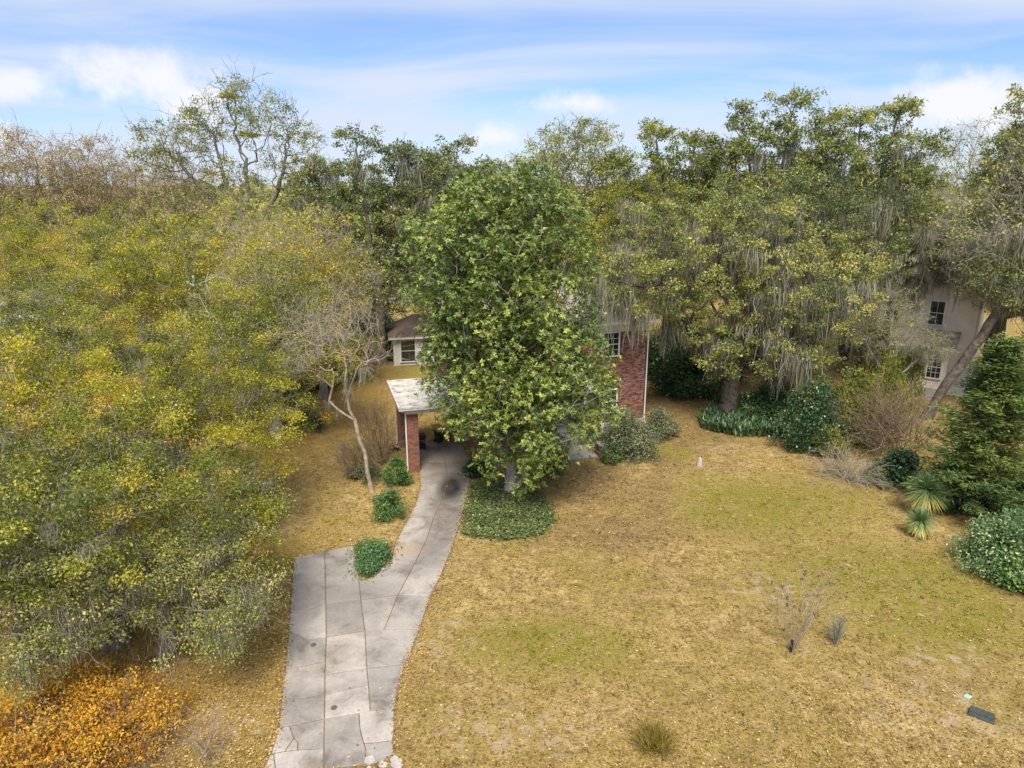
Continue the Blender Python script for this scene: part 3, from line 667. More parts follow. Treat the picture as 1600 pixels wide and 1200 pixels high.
def pier(name, u, v, w, h, z0=0, cap=True, parent=house):
    m_ = MB(); m_.box(u - w / 2, u + w / 2, v - w / 2, v + w / 2, z0, h); p = m_.build(name, M['mortar'], parent)
    allb = MB(); tt = []
    for (ax, f, a0, a1) in (('u', v - w / 2, u - w / 2, u + w / 2), ('v-', u - w / 2, v - w / 2, v + w / 2), ('v+', u + w / 2, v - w / 2, v + w / 2)):
        b_, t_ = bricks(rb, a0, a1, z0 + .02, h - .02, f, axis=ax, dark=.25); k = len(allb.v); allb.v += b_.v; allb.f += [tuple(i + k for i in q) for q in b_.f]; tt += t_
    o = allb.build('bricks', M['brick'], p, tone=[.55 + .5 * (t - .5) for t in tt]); o['kind'] = 'stuff'
    if cap: c = MB(); c.box(u - w / 2 - .06, u + w / 2 + .06, v - w / 2 - .06, v + w / 2 + .06, h + .001, h + .08); c.build('cap', M['stone'], p)
    return p
pier('step_pier', -4.85, -4.75, .5, .72); pier('step_pier', -7.3, -4.75, .5, .72)
m_ = MB(); m_.box(PU - 1.15, -5.15, -4.9, PV - .81, 0, .06); m_.build('walkway', M['stone'], house)
# carport at the left end
PT = 3.86
for (u, v) in ((-15.72, -3.9), (-15.72, .1), (-12.15, -3.9), (-12.6, .1)): pier('carport_pillar', u, v, .58, 3.42, cap=False)
m_ = MB(); m_.box(-16.1, -11.75, -4.28, .46, 3.421, 3.62); m_.build('carport_beam', M['trim'], house)
m_ = MB(); m_.box(-16.35, -11.5, -4.55, .72, 3.622, 3.74).box(-16.48, -11.4, -4.68, .85, 3.742, PT); m_.build('carport_cornice', M['trim_dirty'], house)
m_ = MB(); m_.box(-16.38, -11.5, -4.58, .75, PT + .002, PT + .03); m_.build('carport_roof', M['membrane'], house)
m_ = MB()
m_.box(-16.5, -16.40, -4.70, .87, PT + .001, PT + .09).box(-16.39, -11.4, -4.70, -4.60, PT + .001, PT + .09).box(-16.39, -11.4, .77, .87, PT + .001, PT + .09)
m_.build('carport_kerb', M['trim_dirty'], house)
m_ = MB(); m_.tube([(-16.09, -4.30, 3.70), (-16.09, -4.24, 3.3), (-16.08, -4.22, .3), (-16.15, -4.35, .12)], .045, 8); m_.build('downspout', M['trim'], house)
m_ = MB(); m_.tube([(-16.10, .30, 3.70), (-16.09, .30, .3), (-16.15, .2, .12)], .045, 8); m_.build('downspout', M['trim'], house)
def hloc(u, v, z=0): return (8.6 + u * cos(RZ) - v * sin(RZ), 44.5 + u * sin(RZ) + v * cos(RZ), z)

# things kept in the carport
def wheelie(name, loc, rz, label, s=1.0):
    e = empty(name, loc, rz, s); tag(e, label, 'bin', 'bins in the carport')
    m_ = MB(); m_.hexa([(-.22, -.26, .10), (.22, -.26, .10), (.22, .22, .10), (-.22, .22, .10), (-.29, -.34, .98), (.29, -.34, .98), (.29, .34, .98), (-.29, .34, .98)]); m_.build('body', M['black_plastic'], e)
    m_ = MB(); m_.hexa([(-.31, -.37, .985), (.31, -.37, .985), (.31, .37, .985), (-.31, .37, .985), (-.27, -.31, 1.07), (.27, -.31, 1.07), (.27, .33, 1.07), (-.27, .33, 1.07)]); m_.build('lid', M['black_plastic'], e)
    m_ = MB(); m_.tube([(-.24, .40, .95), (.24, .40, .95)], .02, 6); m_.build('handle', M['black_plastic'], e)
    for s_ in (-1, 1): m_ = MB(); m_.tube([(s_ * .24, .27, .12), (s_ * .30, .27, .12)], .12, 12); m_.build('wheel', M['black_plastic'], e)
    return e
wheelie('wheeled_bin', (gpt(659, 702)[0], gpt(659, 702)[1], .04), .2, 'black wheeled bin just inside the left brick carport pillar', .85)
wheelie('wheeled_bin', (gpt(685, 692)[0] + .05, gpt(685, 692)[1], .04), .5, 'dark bin in the carport with a tan board laid over it', .8)
q = gpt(685, 692); m_ = MB(); m_.hexa([(-.28, -.62, -.02), (.28, -.62, -.02), (.28, .62, -.02), (-.28, .62, -.02), (-.28, -.62, .02), (.28, -.62, .02), (.28, .62, .02), (-.28, .62, .02)])
o = m_.build('plywood_board', M['plywood']); o.location = (q[0] + .02, q[1] + .02, .04 + .925); o.rotation_euler = (radians(3), 0, .45); tag(o, 'tan plywood board lying across the dark bin in the carport', 'board')
q = gpt(629, 699)
m_ = MB(); m_.lathe([(.02, .62), (.12, .60), (.20, .45), (.26, .22), (.30, .02)][::-1], 0, 0, 9)
rt_ = random.Random(8); m_.v = [(x * rt_.uniform(.8, 1.2), y * rt_.uniform(.8, 1.2), z * rt_.uniform(.9, 1.1)) for x, y, z in m_.v]
o = m_.build('tarp', M['teal']); o.location = (q[0], q[1] + .6, 0); tag(o, 'crumpled teal tarp heaped beside the carport pillars', 'tarp')
q = gpt(617, 704); m_ = MB()
for k in range(7):
    a = k * .9; m_.tube([(cos(a) * .35, sin(a) * .25, .06), (-cos(a + .6) * .3, -sin(a) * .3, .14 + .03 * k)], .03, 5)
o = m_.build('scrap_pile', M['black_plastic']); o.location = (q[0], q[1], 0); tag(o, 'low pile of dark scrap sticks left of the carport', 'scrap pile')

# ------------------------------------------------------------------ white outbuilding behind, left of the house
sh = empty('white_outbuilding', (-9.6, 59.5, 0), radians(12)); tag(sh, 'small white outbuilding with brown hipped roof behind the carport', 'outbuilding')
m_ = MB(); m_.box(-.6, 6, 0, 5, 0, 2.5); m_.build('wall', M['white_siding'], sh)
m_ = MB(); a, b, c, d = (-1.0, -.4, 2.5), (6.4, -.4, 2.5), (6.4, 5.4, 2.5), (-1.0, 5.4, 2.5); r0, r1 = (1.3, 2.5, 4.0), (4.4, 2.5, 4.0)
for f in ((a, b, r1, r0), (b, c, r1), (c, d, r0, r1), (d, a, r0), (d, c, b, a)): m_.poly(f)
m_.build('roof', M['shingle_brown'], sh)
m_ = MB(); m_.box(-1.02, 6.42, -.44, -.38, 2.38, 2.52); m_.build('fascia', M['trim'], sh)
window(sh, .05, 1.25, .35, 2.2, -.0, nx=1, nz=2); window(sh, 3.0, 4.2, .35, 2.2, -.0, nx=1, nz=2)

# ------------------------------------------------------------------ neighbour houses
def lap_siding(parent, x0, x1, z0, z1, y, step, mat, gable=None):
    m_ = MB(); z = z0
    while z < z1 - .01:
        zt = min(z + step, z1); a, b = x0, x1
        if gable and z > gable[0]:
            k = min(1, (z - gable[0]) / (gable[1] - gable[0])); xm = (x0 + x1) / 2; a, b = x0 + (xm - x0) * k, x1 + (xm - x1) * k
            k2 = min(1, (zt - gable[0]) / (gable[1] - gable[0])); a2, b2 = x0 + (xm - x0) * k2, x1 + (xm - x1) * k2
        else: a2, b2 = a, b
        if b - a > .05: m_.hexa([(a, y - .035, z), (b, y - .035, z), (b, y, z), (a, y, z), (a2, y - .006, zt), (b2, y - .006, zt), (b2, y, zt), (a2, y, zt)])
        z = zt
    o = m_.build('siding', M[mat], parent); o['kind'] = 'stuff'; return o
nb = empty('gabled_house', (30.1, 52.5, 0), radians(-36)); tag(nb, 'pale clapboard house with a gable among the oaks on the right', 'house')
NW, NE, NP = 8.0, 7.4, 10.2
m_ = MB(); m_.prism([(-NW / 2, 0), (NW / 2, 0), (NW / 2, 11), (-NW / 2, 11)], 0, NE)
m_.poly([(-NW / 2, .0, NE), (NW / 2, .0, NE), (0, .0, NP)]).poly([(NW / 2, 11, NE), (-NW / 2, 11, NE), (0, 11, NP)]); wl = m_.build('wall', M['siding'], nb)
lap_siding(wl, -NW / 2, NW / 2, .9, NP, -.002, .16, 'siding', (NE, NP))
m_ = MB()
for s in (-1, 1):
    P_ = [(s * (NW / 2 + .45), -.4, NE - .33), (0, -.4, NP + .03), (0, 11.3, NP + .03), (s * (NW / 2 + .45), 11.3, NE - .33)]
    m_.hexa(P_ + [(x, y, z + .14) for x, y, z in P_])
m_.build('roof', M['shingle'], nb)
m_ = MB()
for s in (-1, 1):
    P_ = [(s * (NW / 2 + .44), -.43, NE - .45), (0, -.43, NP - .12), (0, -.405, NP - .12), (s * (NW / 2 + .44), -.405, NE - .45)]
    m_.hexa(P_ + [(x, y, z + .26) for x, y, z in P_])
m_.build('rake_board', M['trim'], nb)
# single-storey front room with a low lean-to roof
m_ = MB(); m_.box(-2.6, 2.8, -2.2, -.04, 0, 3.9); fr_ = m_.build('front_room', M['siding'], nb)
lap_siding(fr_, -2.6, 2.8, .9, 3.9, -2.202, .20, 'siding')
m_ = MB(); P_ = [(-3.0, -2.65, 3.92), (3.2, -2.65, 3.92), (3.2, -.05, 4.7), (-3.0, -.05, 4.7)]; m_.hexa(P_ + [(x, y, z + .12) for x, y, z in P_]); m_.build('lean_to_roof', M['shingle'], nb)
m_ = MB(); m_.box(-3.0, 3.2, -2.72, -2.655, 3.84, 4.05); m_.build('gutter', M['trim'], nb)
for k in (-2, -1, 0, 1, 2): window(nb, k * 1.02 - .42, k * 1.02 + .42, 1.7, 3.3, -2.24, nx=3, nz=4, fr=.08)
window(nb, -1.9, -1.0, 5.2, 6.9, -.04, nx=2, nz=2); window(nb, 1.0, 1.9, 5.2, 6.9, -.04, nx=2, nz=2)
m_ = MB(); m_.box(-2.65, 2.85, -2.26, -.03, 0, .88); m_.build('foundation', M['stone'], nb)
for k in (-1.5, 1.2):
    m_ = MB(); m_.box(k - .35, k + .35, -2.30, -2.262, .2, .7); m_.build('vent', M['black_plastic'], nb)
ln_ = empty('low_white_house', gx(38, 62), radians(20)); ln_.scale = (1, 1, 1.25); tag(ln_, 'low white house glimpsed through the canopy at the left edge', 'house')
m_ = MB(); m_.box(-6, 6, 0, 6, 0, 3.9); m_.build('wall', M['white_siding'], ln_)
m_ = MB(); P_ = [(-6.2, -3.2, 3.0), (3.2, -3.2, 3.0), (3.2, -.02, 3.45), (-6.2, -.02, 3.45)]; m_.hexa(P_ + [(x, y, z + .15) for x, y, z in P_]); m_.build('porch_roof', M['trim'], ln_)
m_ = MB(); a, b, c, d = (-6.4, -.4, 3.9), (6.4, -.4, 3.9), (6.4, 6.4, 3.9), (-6.4, 6.4, 3.9); r0, r1 = (-3, 3, 4.7), (3, 3, 4.7)
for f in ((a, b, r1, r0), (b, c, r1), (c, d, r0, r1), (d, a, r0), (d, c, b, a)): m_.poly(f)
m_.build('roof', M['shingle'], ln_)
for k in (-3.4, -.4, 3.6): window(ln_, k - .5, k + .5, 1.2, 2.6, -.02, nx=2, nz=2)
for x in (-5.9, -1.5, 2.9): m_ = MB(); m_.box(x - .1, x + .1, -3.1, -2.9, 0, 3.0); m_.build('porch_post', M['trim'], ln_)
fh = empty('distant_house', (-17.0, 92, 0), radians(8)); tag(fh, 'pale distant house showing between the dark oak trunks', 'house')
m_ = MB(); m_.box(-7, 7, 0, 8, 0, 4.2); m_.build('wall', M['white_siding'], fh)
m_ = MB(); a, b, c, d = (-7.5, -.5, 4.2), (7.5, -.5, 4.2), (7.5, 8.5, 4.2), (-7.5, 8.5, 4.2); r0, r1 = (-3.5, 4, 6.6), (3.5, 4, 6.6)
for f in ((a, b, r1, r0), (b, c, r1), (c, d, r0, r1), (d, a, r0), (d, c, b, a)): m_.poly(f)
m_.build('roof', M['shingle'], fh)
for k in (-4.5, -1.5, 1.5, 4.5): window(fh, k - .6, k + .6, 1.0, 2.9, 0, nx=2, nz=2)

# ------------------------------------------------------------------ the magnolia before the house
def magnolia():
    rng = np.random.default_rng(21)
    env = [(.15, 0, 7.6, 4.4, 4.2, 4.6), (-.5, 0, 11.5, 4.7, 4.1, 4.2), (-1.1, -.4, 10.2, 3.3, 3.2, 2.8), (.9, -.6, 4.6, 4.2, 4.0, 2.8), (1.7, -.6, 6.0, 3.2, 3.1, 3.0), (-1.6, -.1, 6.9, 2.7, 3.0, 2.7), (.1, -1.4, 2.6, 2.0, 1.8, 1.6), (.2, .3, 14.0, 3.3, 3.0, 2.2)]
    att = sample_env(rng, env, 1750, .38, .42)
    P, par = skeleton(rng, [[(0, 0, -.1), (.05, .1, 5), (-.1, .2, 10), (.1, .2, 15.0)], [(.75, .35, -.1), (.6, .5, 4), (1.2, .5, 8.5)]], att, .6, .5, .08, .1, .02)
    r, kids = radii(par, .012, .27)
    V, F = wood(P, par, r, 1.6); parts = {'trunk': npmesh('trunk', V, F, M['bark_pale'], smooth=True)}
    tips = np.nonzero(kids == 0)[0]; c = P[tips]
    # rosettes: whorls of long leaves on every shoot
    sh = 22; ns = len(c) * sh
    cc = np.repeat(c, sh, 0); g = unit(rng.normal(size=(ns, 3))); rad = rng.uniform(.15, 1.0, (ns, 1)) ** .6 * .74
    p = cc + g * rad * np.array([1, 1, .85]); axis = unit(g * .8 + np.array([0, 0, .75]) + rng.normal(size=(ns, 3)) * .35)
    tone = .47 + .19 * lowfreq(rng, p, 2.2) + rng.normal(size=ns) * .12
    k = 7; n = ns * k; ax = np.repeat(axis, k, 0); pp = np.repeat(p, k, 0)
    a = unit(np.cross(ax, np.array([.3, .2, .93]))); b = np.cross(ax, a); th = np.tile(np.arange(k) * 2 * pi / k, ns) + np.repeat(rng.uniform(0, 6.28, ns), k) + rng.normal(size=n) * .3
    rdir = a * np.cos(th)[:, None] + b * np.sin(th)[:, None]; lift = rng.uniform(-.15, .75, n)[:, None]
    d = unit(rdir + ax * lift); nrm = unit(ax - rdir * .35 + rng.normal(size=(n, 3)) * .25)
    L_ = rng.uniform(.13, .215, n); V, F = leaf_cards(rng, pp + ax * rng.uniform(-.05, .05, n)[:, None], d, nrm, L_, L_ * .44, .10)
    t = np.clip(np.repeat(tone, k) + rng.normal(size=n) * .17, 0, .93); br = rng.uniform(size=n) < .012; t[br] = 1.0
    parts['crown'] = npmesh('crown', V, F, M['magnolia'], tone=t)
    hi_ = tips[P[tips, 2] > 4.0]; b = P[rng.choice(hi_, 260)]; tw = twigs(rng, b, rng.normal(size=(260, 3)) + np.array([0, -.4, .2]), rng.uniform(.5, 1.1, 260), .014, 2)
    parts['twigs'] = npmesh('twigs', tw[0], tw[1], M['twig_grey'], tone=rng.uniform(0, 1, len(tw[1])))
    return parts
plant('magnolia_tree', magnolia(), gpt(797, 768), 'large glossy green magnolia standing before the brick house', 'tree')

# ------------------------------------------------------------------ yellow-green oaks on the left
TV = .16
def dome(rx, ry, z0, z1, seed, lobes=7):
    rng = np.random.default_rng(seed); h = (z1 - z0) / 2
    env = [(0, 0, z0 + h * .95, rx * .8, ry * .8, h * .95)]
    for i in range(lobes):
        a = i * 2 * pi / lobes + rng.uniform(-.3, .3); k = rng.uniform(.45, .7)
        env.append((cos(a) * rx * k, sin(a) * ry * k, z0 + h * rng.uniform(.5, 1.2), rx * .42, ry * .42, h * .55))
    return env
ML = dict(n=40, per=(22, 50), ln=(.3, 1.1), wd=(.007, .018), zmin=1.4, rmax=.08)
YA = tree_meshes(31, dome(6.0, 6.0, 1.0, 9.4, 1, 9), [[(0, 0, -.1), (.2, .1, 2.4), (-.2, .3, 4.6)], [(.1, .1, 2.2), (2.2, .6, 4.6)], [(.1, .1, 2.0), (-2.2, -.8, 4.4)]], .38, 620, .52, 'oak_yellow', 'bark_grey',
                 per=250, rc=.68, flat=.5, size=.095, aspect=.52, sub=1, moss=ML, rt=.011, tone=(.46, .34), tvar=TV, twig=2, twiglen=.8, keep=.85, bias=.4)
YB = tree_meshes(32, dome(5.4, 5.4, 1.4, 11.6, 2, 9), [[(0, 0, -.1), (-.2, .1, 3), (.2, 0, 6.4)], [(-.1, .1, 2.8), (1.8, -.6, 6.0)], [(-.1, .1, 2.6), (-1.9, .8, 5.6)]], .36, 560, .56, 'oak_yellow', 'bark_pale',
                 per=110, rc=.66, flat=.55, size=.115, aspect=.52, sub=2, moss=dict(ML, n=22), rt=.012, tone=(.50, .34), tvar=TV, twig=1, twiglen=.9, keep=.82, bias=.4)
# low limb reaching out over the drive: a smaller tree of the same kind
YC = tree_meshes(33, [(0, 0, 3.1, 1.9, 1.7, 1.1), (-1.6, .3, 3.8, 1.8, 1.6, 1.2), (-.4, .6, 4.4, 1.4, 1.4, .9), (.3, -.5, 2.5, 1.2, 1.1, .7)], [[(-2.4, 1.0, -.1), (-1.9, .8, 2.0), (-1.0, .4, 3.2)]], .17, 190, .42, 'oak_olive', 'bark_grey',
                 per=90, rc=.46, flat=.55, size=.08, aspect=.5, sub=2, moss=dict(n=30, per=(22, 50), ln=(.4, 1.3), wd=(.007, .018), zmin=1.6, rmax=.08), rt=.012, tone=(.48, .2), twig=2, twiglen=.7, keep=.9)
G1 = 'yellow-green oaks on the left'
plant('oak_tree', YA, (-13.8, 21.2, 0), 'spreading olive-green oak hung with moss beside the driveway, nearest the camera', 'tree', G1, .4, .98, None, 'oak_green')
plant('oak_tree', YC, (-9.3, 19.2, 0), 'small mossy oak whose low limb reaches towards the driveway edge', 'tree', G1)
plant('oak_tree', YA, (-15.0, 30.0, 0), 'yellow-green oak overhanging the lawn left of the bare pale tree', 'tree', G1, 2.6, 1.02)
plant('oak_tree', YB, (-22.0, 27.5, 0), 'broad yellow-green oak cut by the left edge of the picture', 'tree', G1, 1.1, .95)
plant('oak_tree', YB, (-14.6, 41.5, 0), 'dense green-gold oak rising behind the bare pale tree', 'tree', G1, 4.2, 1.0, 1.02, 'oak_green')
plant('oak_tree', YA, (-25.5, 39.0, 0), 'yellow-green oak standing in front of the low white house on the left', 'tree', G1, 5.0, 1.05, None, 'oak_green')
plant('oak_tree', YB, gx(20, 74), 'tall olive oak behind the low white house, farthest left below the russet trees', 'tree', G1, 2.0, 1.25, None, 'oak_green')
plant('oak_tree', YB, gx(105, 52), 'yellow-green oak right beside the low white house', 'tree', G1, 1.7, .92, None, 'oak_green')
plant('oak_tree', YB, gx(120, 70), 'tall golden oak below the second russet tree from the left', 'tree', G1, .6, 1.22)
plant('oak_tree', YB, gx(222, 68), 'olive oak left of the golden oak with the dead limb', 'tree', G1, 5.2, 1.22, None, 'oak_green')
go_ = plant('oak_tree', YB, (-24.0, 51.0, 0), 'golden oak with a dead white limb, below the tall thin tree', 'tree', G1, 3.3, 1.18)
m_ = MB()
for pts, r in (([(330, 470), (322, 440), (303, 447), (292, 440)], .09), ([(322, 440), (338, 432), (356, 436), (362, 446)], .07), ([(303, 447), (302, 430)], .08), ([(338, 432), (345, 452), (352, 470)], .05), ([(322, 440), (326, 424)], .05)):
    w = [np.array(at(px, py, 45.0 + i * .15)) for i, (px, py) in enumerate(pts)]; m_.tube(w, [r * (1 - .5 * i / len(w)) for i in range(len(w))], 6)
from mathutils import Matrix
mi = (Matrix.Translation(go_.location) @ go_.rotation_euler.to_matrix().to_4x4() @ Matrix.Diagonal((*go_.scale, 1))).inverted()
m_.v = [tuple(mi @ __import__('mathutils').Vector(v)) for v in m_.v]
o = m_.build('dead_limb', M['bark_pale'], go_); o['label'] = 'bare white dead limb'
plant('oak_tree', YC, gx(95, 17.8), 'small mossy oak in the lower left corner above the orange thicket', 'tree', G1, -.3, 1.1)

# bare olive-twigged trees behind them
BA = tree_meshes(41, dome(4.4, 4.4, 4.0, 14.6, 5, 6), [[(0, 0, -.1), (.2, 0, 4), (0, .2, 8)], [(.1, 0, 3.5), (1.8, .4, 7.5)], [(.1, 0, 3.2), (-1.6, -.3, 7.2)]], .3, 330, .66, 'oak_yellow', 'bark_pale',
                 per=34, rc=.8, flat=.7, size=.15, aspect=.55, sub=2, rt=.016, tone=(.62, .24), twig=3, twiglen=1.0, twigmat='twig_pink', twlev=3, arch=.02, bias=.55)
G2 = 'twiggy half-bare trees behind the left oaks'
plant('half_bare_tree', BA, gx(505, 50), 'half-bare tree with pale twigs and gold leaves left of the dark oak', 'tree', G2, .5, .98)
plant('half_bare_tree', BA, gx(395, 54), 'half-bare olive tree below the trunk of the tall thin tree', 'tree', G2, 2.9, 1.04)
plant('half_bare_tree', BA, gx(440, 46), 'lower half-bare tree with grey twigs above the bare pale tree', 'tree', G2, 4.4, .9)

# the tall thin tree on the skyline
TALL = tree_meshes(51, [(-5.2, 0, 17.0, 4.2, 3.5, 3.0), (-2.2, 0, 19.0, 3.6, 3.2, 2.6), (1.0, 0, 20.8, 3.0, 3.0, 2.6), (4.0, 0, 18.6, 3.2, 3.0, 3.2), (5.4, .5, 15.2, 3.0, 3.0, 2.4), (-1.0, 0, 14.8, 3.0, 2.6, 2.4)],
                   [[(0, 0, -.1), (.2, 0, 8), (.4, 0, 11.0), (1.0, 0, 17)], [(.3, 0, 10.0), (-2.6, .2, 13.6), (-5.0, 0, 16.6)], [(.3, 0, 10.5), (3.2, 0, 13.6), (4.4, .2, 17.2)], [(.4, 0, 11.2), (-1.2, 0, 15.4), (-1.8, .2, 19)]], .42, 330, .9, 'oak_olive', 'bark_grey',
                   per=46, rc=.72, flat=.6, size=.2, aspect=.55, sub=1, rt=.022, tone=(.45, .2), twig=3, twiglen=1.3, keep=.95, bias=.25, arch=.03, fork=.6)
plant('tall_thin_tree', TALL, gx(372, 66, 15), 'tall open-crowned tree with thin foliage standing highest on the left skyline', 'tree', None, 0, 1.02)
def mistletoe(seed, r):
    rng = np.random.default_rng(seed); V, F, t = clump_leaves(rng, rng.normal(size=(14, 3)) * r * .5, np.full(14, .55), 60, r * .45, .9, .16, .5); return npmesh('foliage', V, F, M['oak_yellow'], tone=t)
ms = mistletoe(5, .95)
for (px, py, lab) in ((361, 152, 'round mistletoe clump at the very top of the tall thin tree'), (392, 212, 'mistletoe clump at mid height in the tall thin tree')):
    p = at(px, py, 66); o = link('mistletoe', ms); o.location = p; tag(o, lab, 'mistletoe', 'mistletoe clumps in the tall thin tree')
# russet bare trees, far left
RU = tree_meshes(55, [(0, 0, 14, 5.2, 4.5, 5.0), (-3, 0, 11.5, 3.6, 3.5, 4.0), (3, 0, 12, 3.6, 3.5, 4.0)], [[(0, 0, -.1), (0, 0, 5), (.3, 0, 9)], [(0, 0, 4.5), (-2.2, 0, 9)], [(0, 0, 4.8), (2.2, .3, 9.4)]], .3, 380, .75, 'russet', 'bark_grey',
                 per=34, rc=.75, flat=.7, size=.19, aspect=.5, sub=2, rt=.02, tone=(.5, .25), twig=3, twiglen=1.3, twigmat='twig_brown', twlev=2, arch=.0, bias=.5)
G3 = 'russet bare trees on the left skyline'
for px, Y, s, rz, lab in ((45, 82, 1.1, 0, 'russet bare tree at the far left of the skyline'), (150, 84, 1.06, 1.9, 'russet bare tree, second from the left on the skyline'), (262, 84, .98, 3.6, 'low russet bare tree just left of the tall thin tree')):
    plant('russet_tree', RU, gx(px, Y, 12), lab, 'tree', G3, rz, s)

# ------------------------------------------------------------------ live oaks with moss
def upright_oak(seed, tops, zlow, R, mat='oak_olive', natt=560, moss=None, tone=(.42, .22), per=66, keep=.9):
    env = []; trunks = [[(0, 0, -.1), (.1, .1, 4.5), (.2, 0, 8.5)]]
    for (x, y, z) in tops:
        env += [(x, y, z - 1.2, 1.7, 1.6, 1.25), (x * .95 - .5, y, z - 3.7, 2.2, 2.0, 1.6), (x * .8 + .4, y, z - 6.4, 2.5, 2.3, 1.8)]
        trunks.append([(.15, 0, 6.5), (x * .55, y * .5, (z + 8) * .5 - .4), (x, y, z - 1.8)])
    env.append((0, 0, zlow + 3.2, 5.4, 4.8, 3.4))
    return tree_meshes(seed, env, trunks, R, natt, .66, mat, 'bark_grey', per=per, rc=.60, flat=.62, size=.2, aspect=.6, sub=2, rt=.02, tone=tone, moss=moss, keep=keep, bias=.3, fork=.5, twig=1, twiglen=.8)
OM = dict(n=55, per=(18, 44), ln=(1.0, 3.8), wd=(.03, .07), zmin=6, zmax=18, rmax=.14, rad=.35)
UA = upright_oak(61, [(-5.4, 0, 18.0), (-2.6, 0, 20.6), (.8, -.5, 21.6), (4.0, 0, 20.4)], 6.5, .55, moss=OM)
UB = upright_oak(62, [(-4.4, 0, 19.6), (-1.2, 0, 20.8), (2.0, 0, 21.6), (5.2, .4, 18.8)], 6.0, .55, moss=OM)
DK = upright_oak(63, [(-4.6, 0, 17.4), (-1.0, 0, 19.6), (2.4, 0, 18.6), (5.2, 0, 17.2)], 4.0, .5, 'oak_dark', 560, dict(OM, n=55, zmin=5, ln=(.8, 2.6)), (.55, .2), 66)
G4 = 'mossy live oaks on the skyline'
plant('live_oak', UA, gx(1200, 60, 12), 'tall mossy live oak with upright tufted crowns, mid right on the skyline', 'tree', G4, 0, 1.03)
plant('live_oak', UB, gx(1345, 62, 12), 'tall mossy live oak beside the bare grey tree on the right skyline', 'tree', G4, .15, 1.02)
plant('live_oak', UB, gx(1055, 60, 12), 'mossy live oak with a lower tufted crown right of the thin olive oak', 'tree', G4, 2.9, .93, None, 'oak_green')
plant('live_oak', DK, gx(585, 60, 10), 'dark live oak with hanging moss in the gap left of the magnolia', 'tree', G4, 0, 1.0)
plant('live_oak', DK, gx(705, 66, 10), 'lower dark live oak just behind the magnolia top, on its left', 'tree', G4, 2.4, .98)
plant('live_oak', UB, gx(1590, 52, 12), 'dark live oak crown cut by the right edge of the picture', 'tree', G4, 1.2, 1.02)
OL = tree_meshes(66, [(0, 0, 16.4, 5.0, 4.4, 3.8), (-3.4, 0, 15.2, 3.0, 3.0, 2.6), (3.4, 0, 14.8, 3.0, 3.0, 3.0), (.6, 0, 18.6, 2.8, 2.6, 1.9)], [[(0, 0, -.1), (.2, 0, 7), (.1, 0, 12)], [(.1, 0, 8), (-2.8, 0, 14)], [(.1, 0, 8.5), (2.6, 0, 13.6)]], .42, 360, .8, 'oak_olive', 'bark_grey',
                 per=40, rc=.7, flat=.6, size=.19, aspect=.55, sub=2, rt=.02, tone=(.52, .2), twig=2, twiglen=1.0, keep=.72, bias=.3, fork=.5)
plant('olive_oak', OL, gx(900, 64, 14), 'thin olive-leaved oak rising behind the magnolia top, on its right', 'tree', None, .3, 1.0)
# big mossy oak right of the house
BIG = tree_meshes(71, [(0, 0, 9.5, 6.8, 5.4, 4.8), (-6.0, -3.2, 10.2, 3.6, 3.0, 3.2), (-8.7, -3.7, 10.0, 2.3, 2.2, 1.5), (-8.6, -3.8, 10.2, 2.4, 2.0, 1.5), (-9.2, -3.6, 9.8, 2.0, 1.8, 1.3), (-8.0, -3.9, 9.9, 2.2, 1.8, 1.4), (-4.5, -2.4, 12.6, 3.2, 3.0, 2.2), (-3.5, -1.5, 7.2, 3.6, 3.0, 2.6), (3.6, -2.0, 7.6, 4.2, 3.4, 3.0), (6.2, 0, 9.6, 3.4, 3.4, 3.2), (.6, -2.6, 5.4, 3.4, 2.4, 2.2), (3.6, -2.6, 4.6, 2.6, 2.0, 1.9), (-1.6, -2.2, 5.0, 2.4, 2.0, 1.8), (0, 0, 13.2, 4.4, 4.0, 2.2)],
                  [[(0, 0, -.1), (.2, .2, 3.2), (0, .4, 7.5)], [(.1, .1, 2.6), (-3.2, -1.2, 6.2), (-5.2, -2.6, 9.0), (-7.6, -3.6, 9.4)], [(.1, .1, 2.8), (3.2, -1.0, 6.0), (5.6, -.4, 8.8)], [(.1, .1, 3.0), (.8, -2.0, 5.6)]], .62, 860, .62, 'oak_olive', 'bark_dark',
                  per=120, rc=.62, flat=.5, size=.14, aspect=.58, sub=1, rt=.015, tone=(.52, .26), keep=.85, bias=.35, twig=1, twiglen=.9,
                  moss=dict(n=100, per=(22, 52), ln=(.6, 3.4), wd=(.03, .06), zmin=2.8, zmax=14, rmax=.2, rad=.42))
G5 = 'great mossy oaks right of the house'
plant('mossy_oak', BIG, gx(1135, 46.2), 'great mossy oak right of the brick house, moss curtain hanging to the ground cover', 'tree', G5, 0, 1.0)
plant('mossy_oak', BIG, gx(1222, 53), 'mossy oak with moss veils left of the pale gabled house', 'tree', G5, 2.5, 1.05, None, 'oak_dark')
plant('mossy_oak', BIG, gx(985, 57), 'olive mossy oak spreading above the roof of the brick house', 'tree', G5, 4.1, 1.02, None, 'oak_green')
plant('mossy_oak', BIG, gx(1640, 46), 'mossy oak overhanging from beyond the right edge', 'tree', G5, .9, .95)
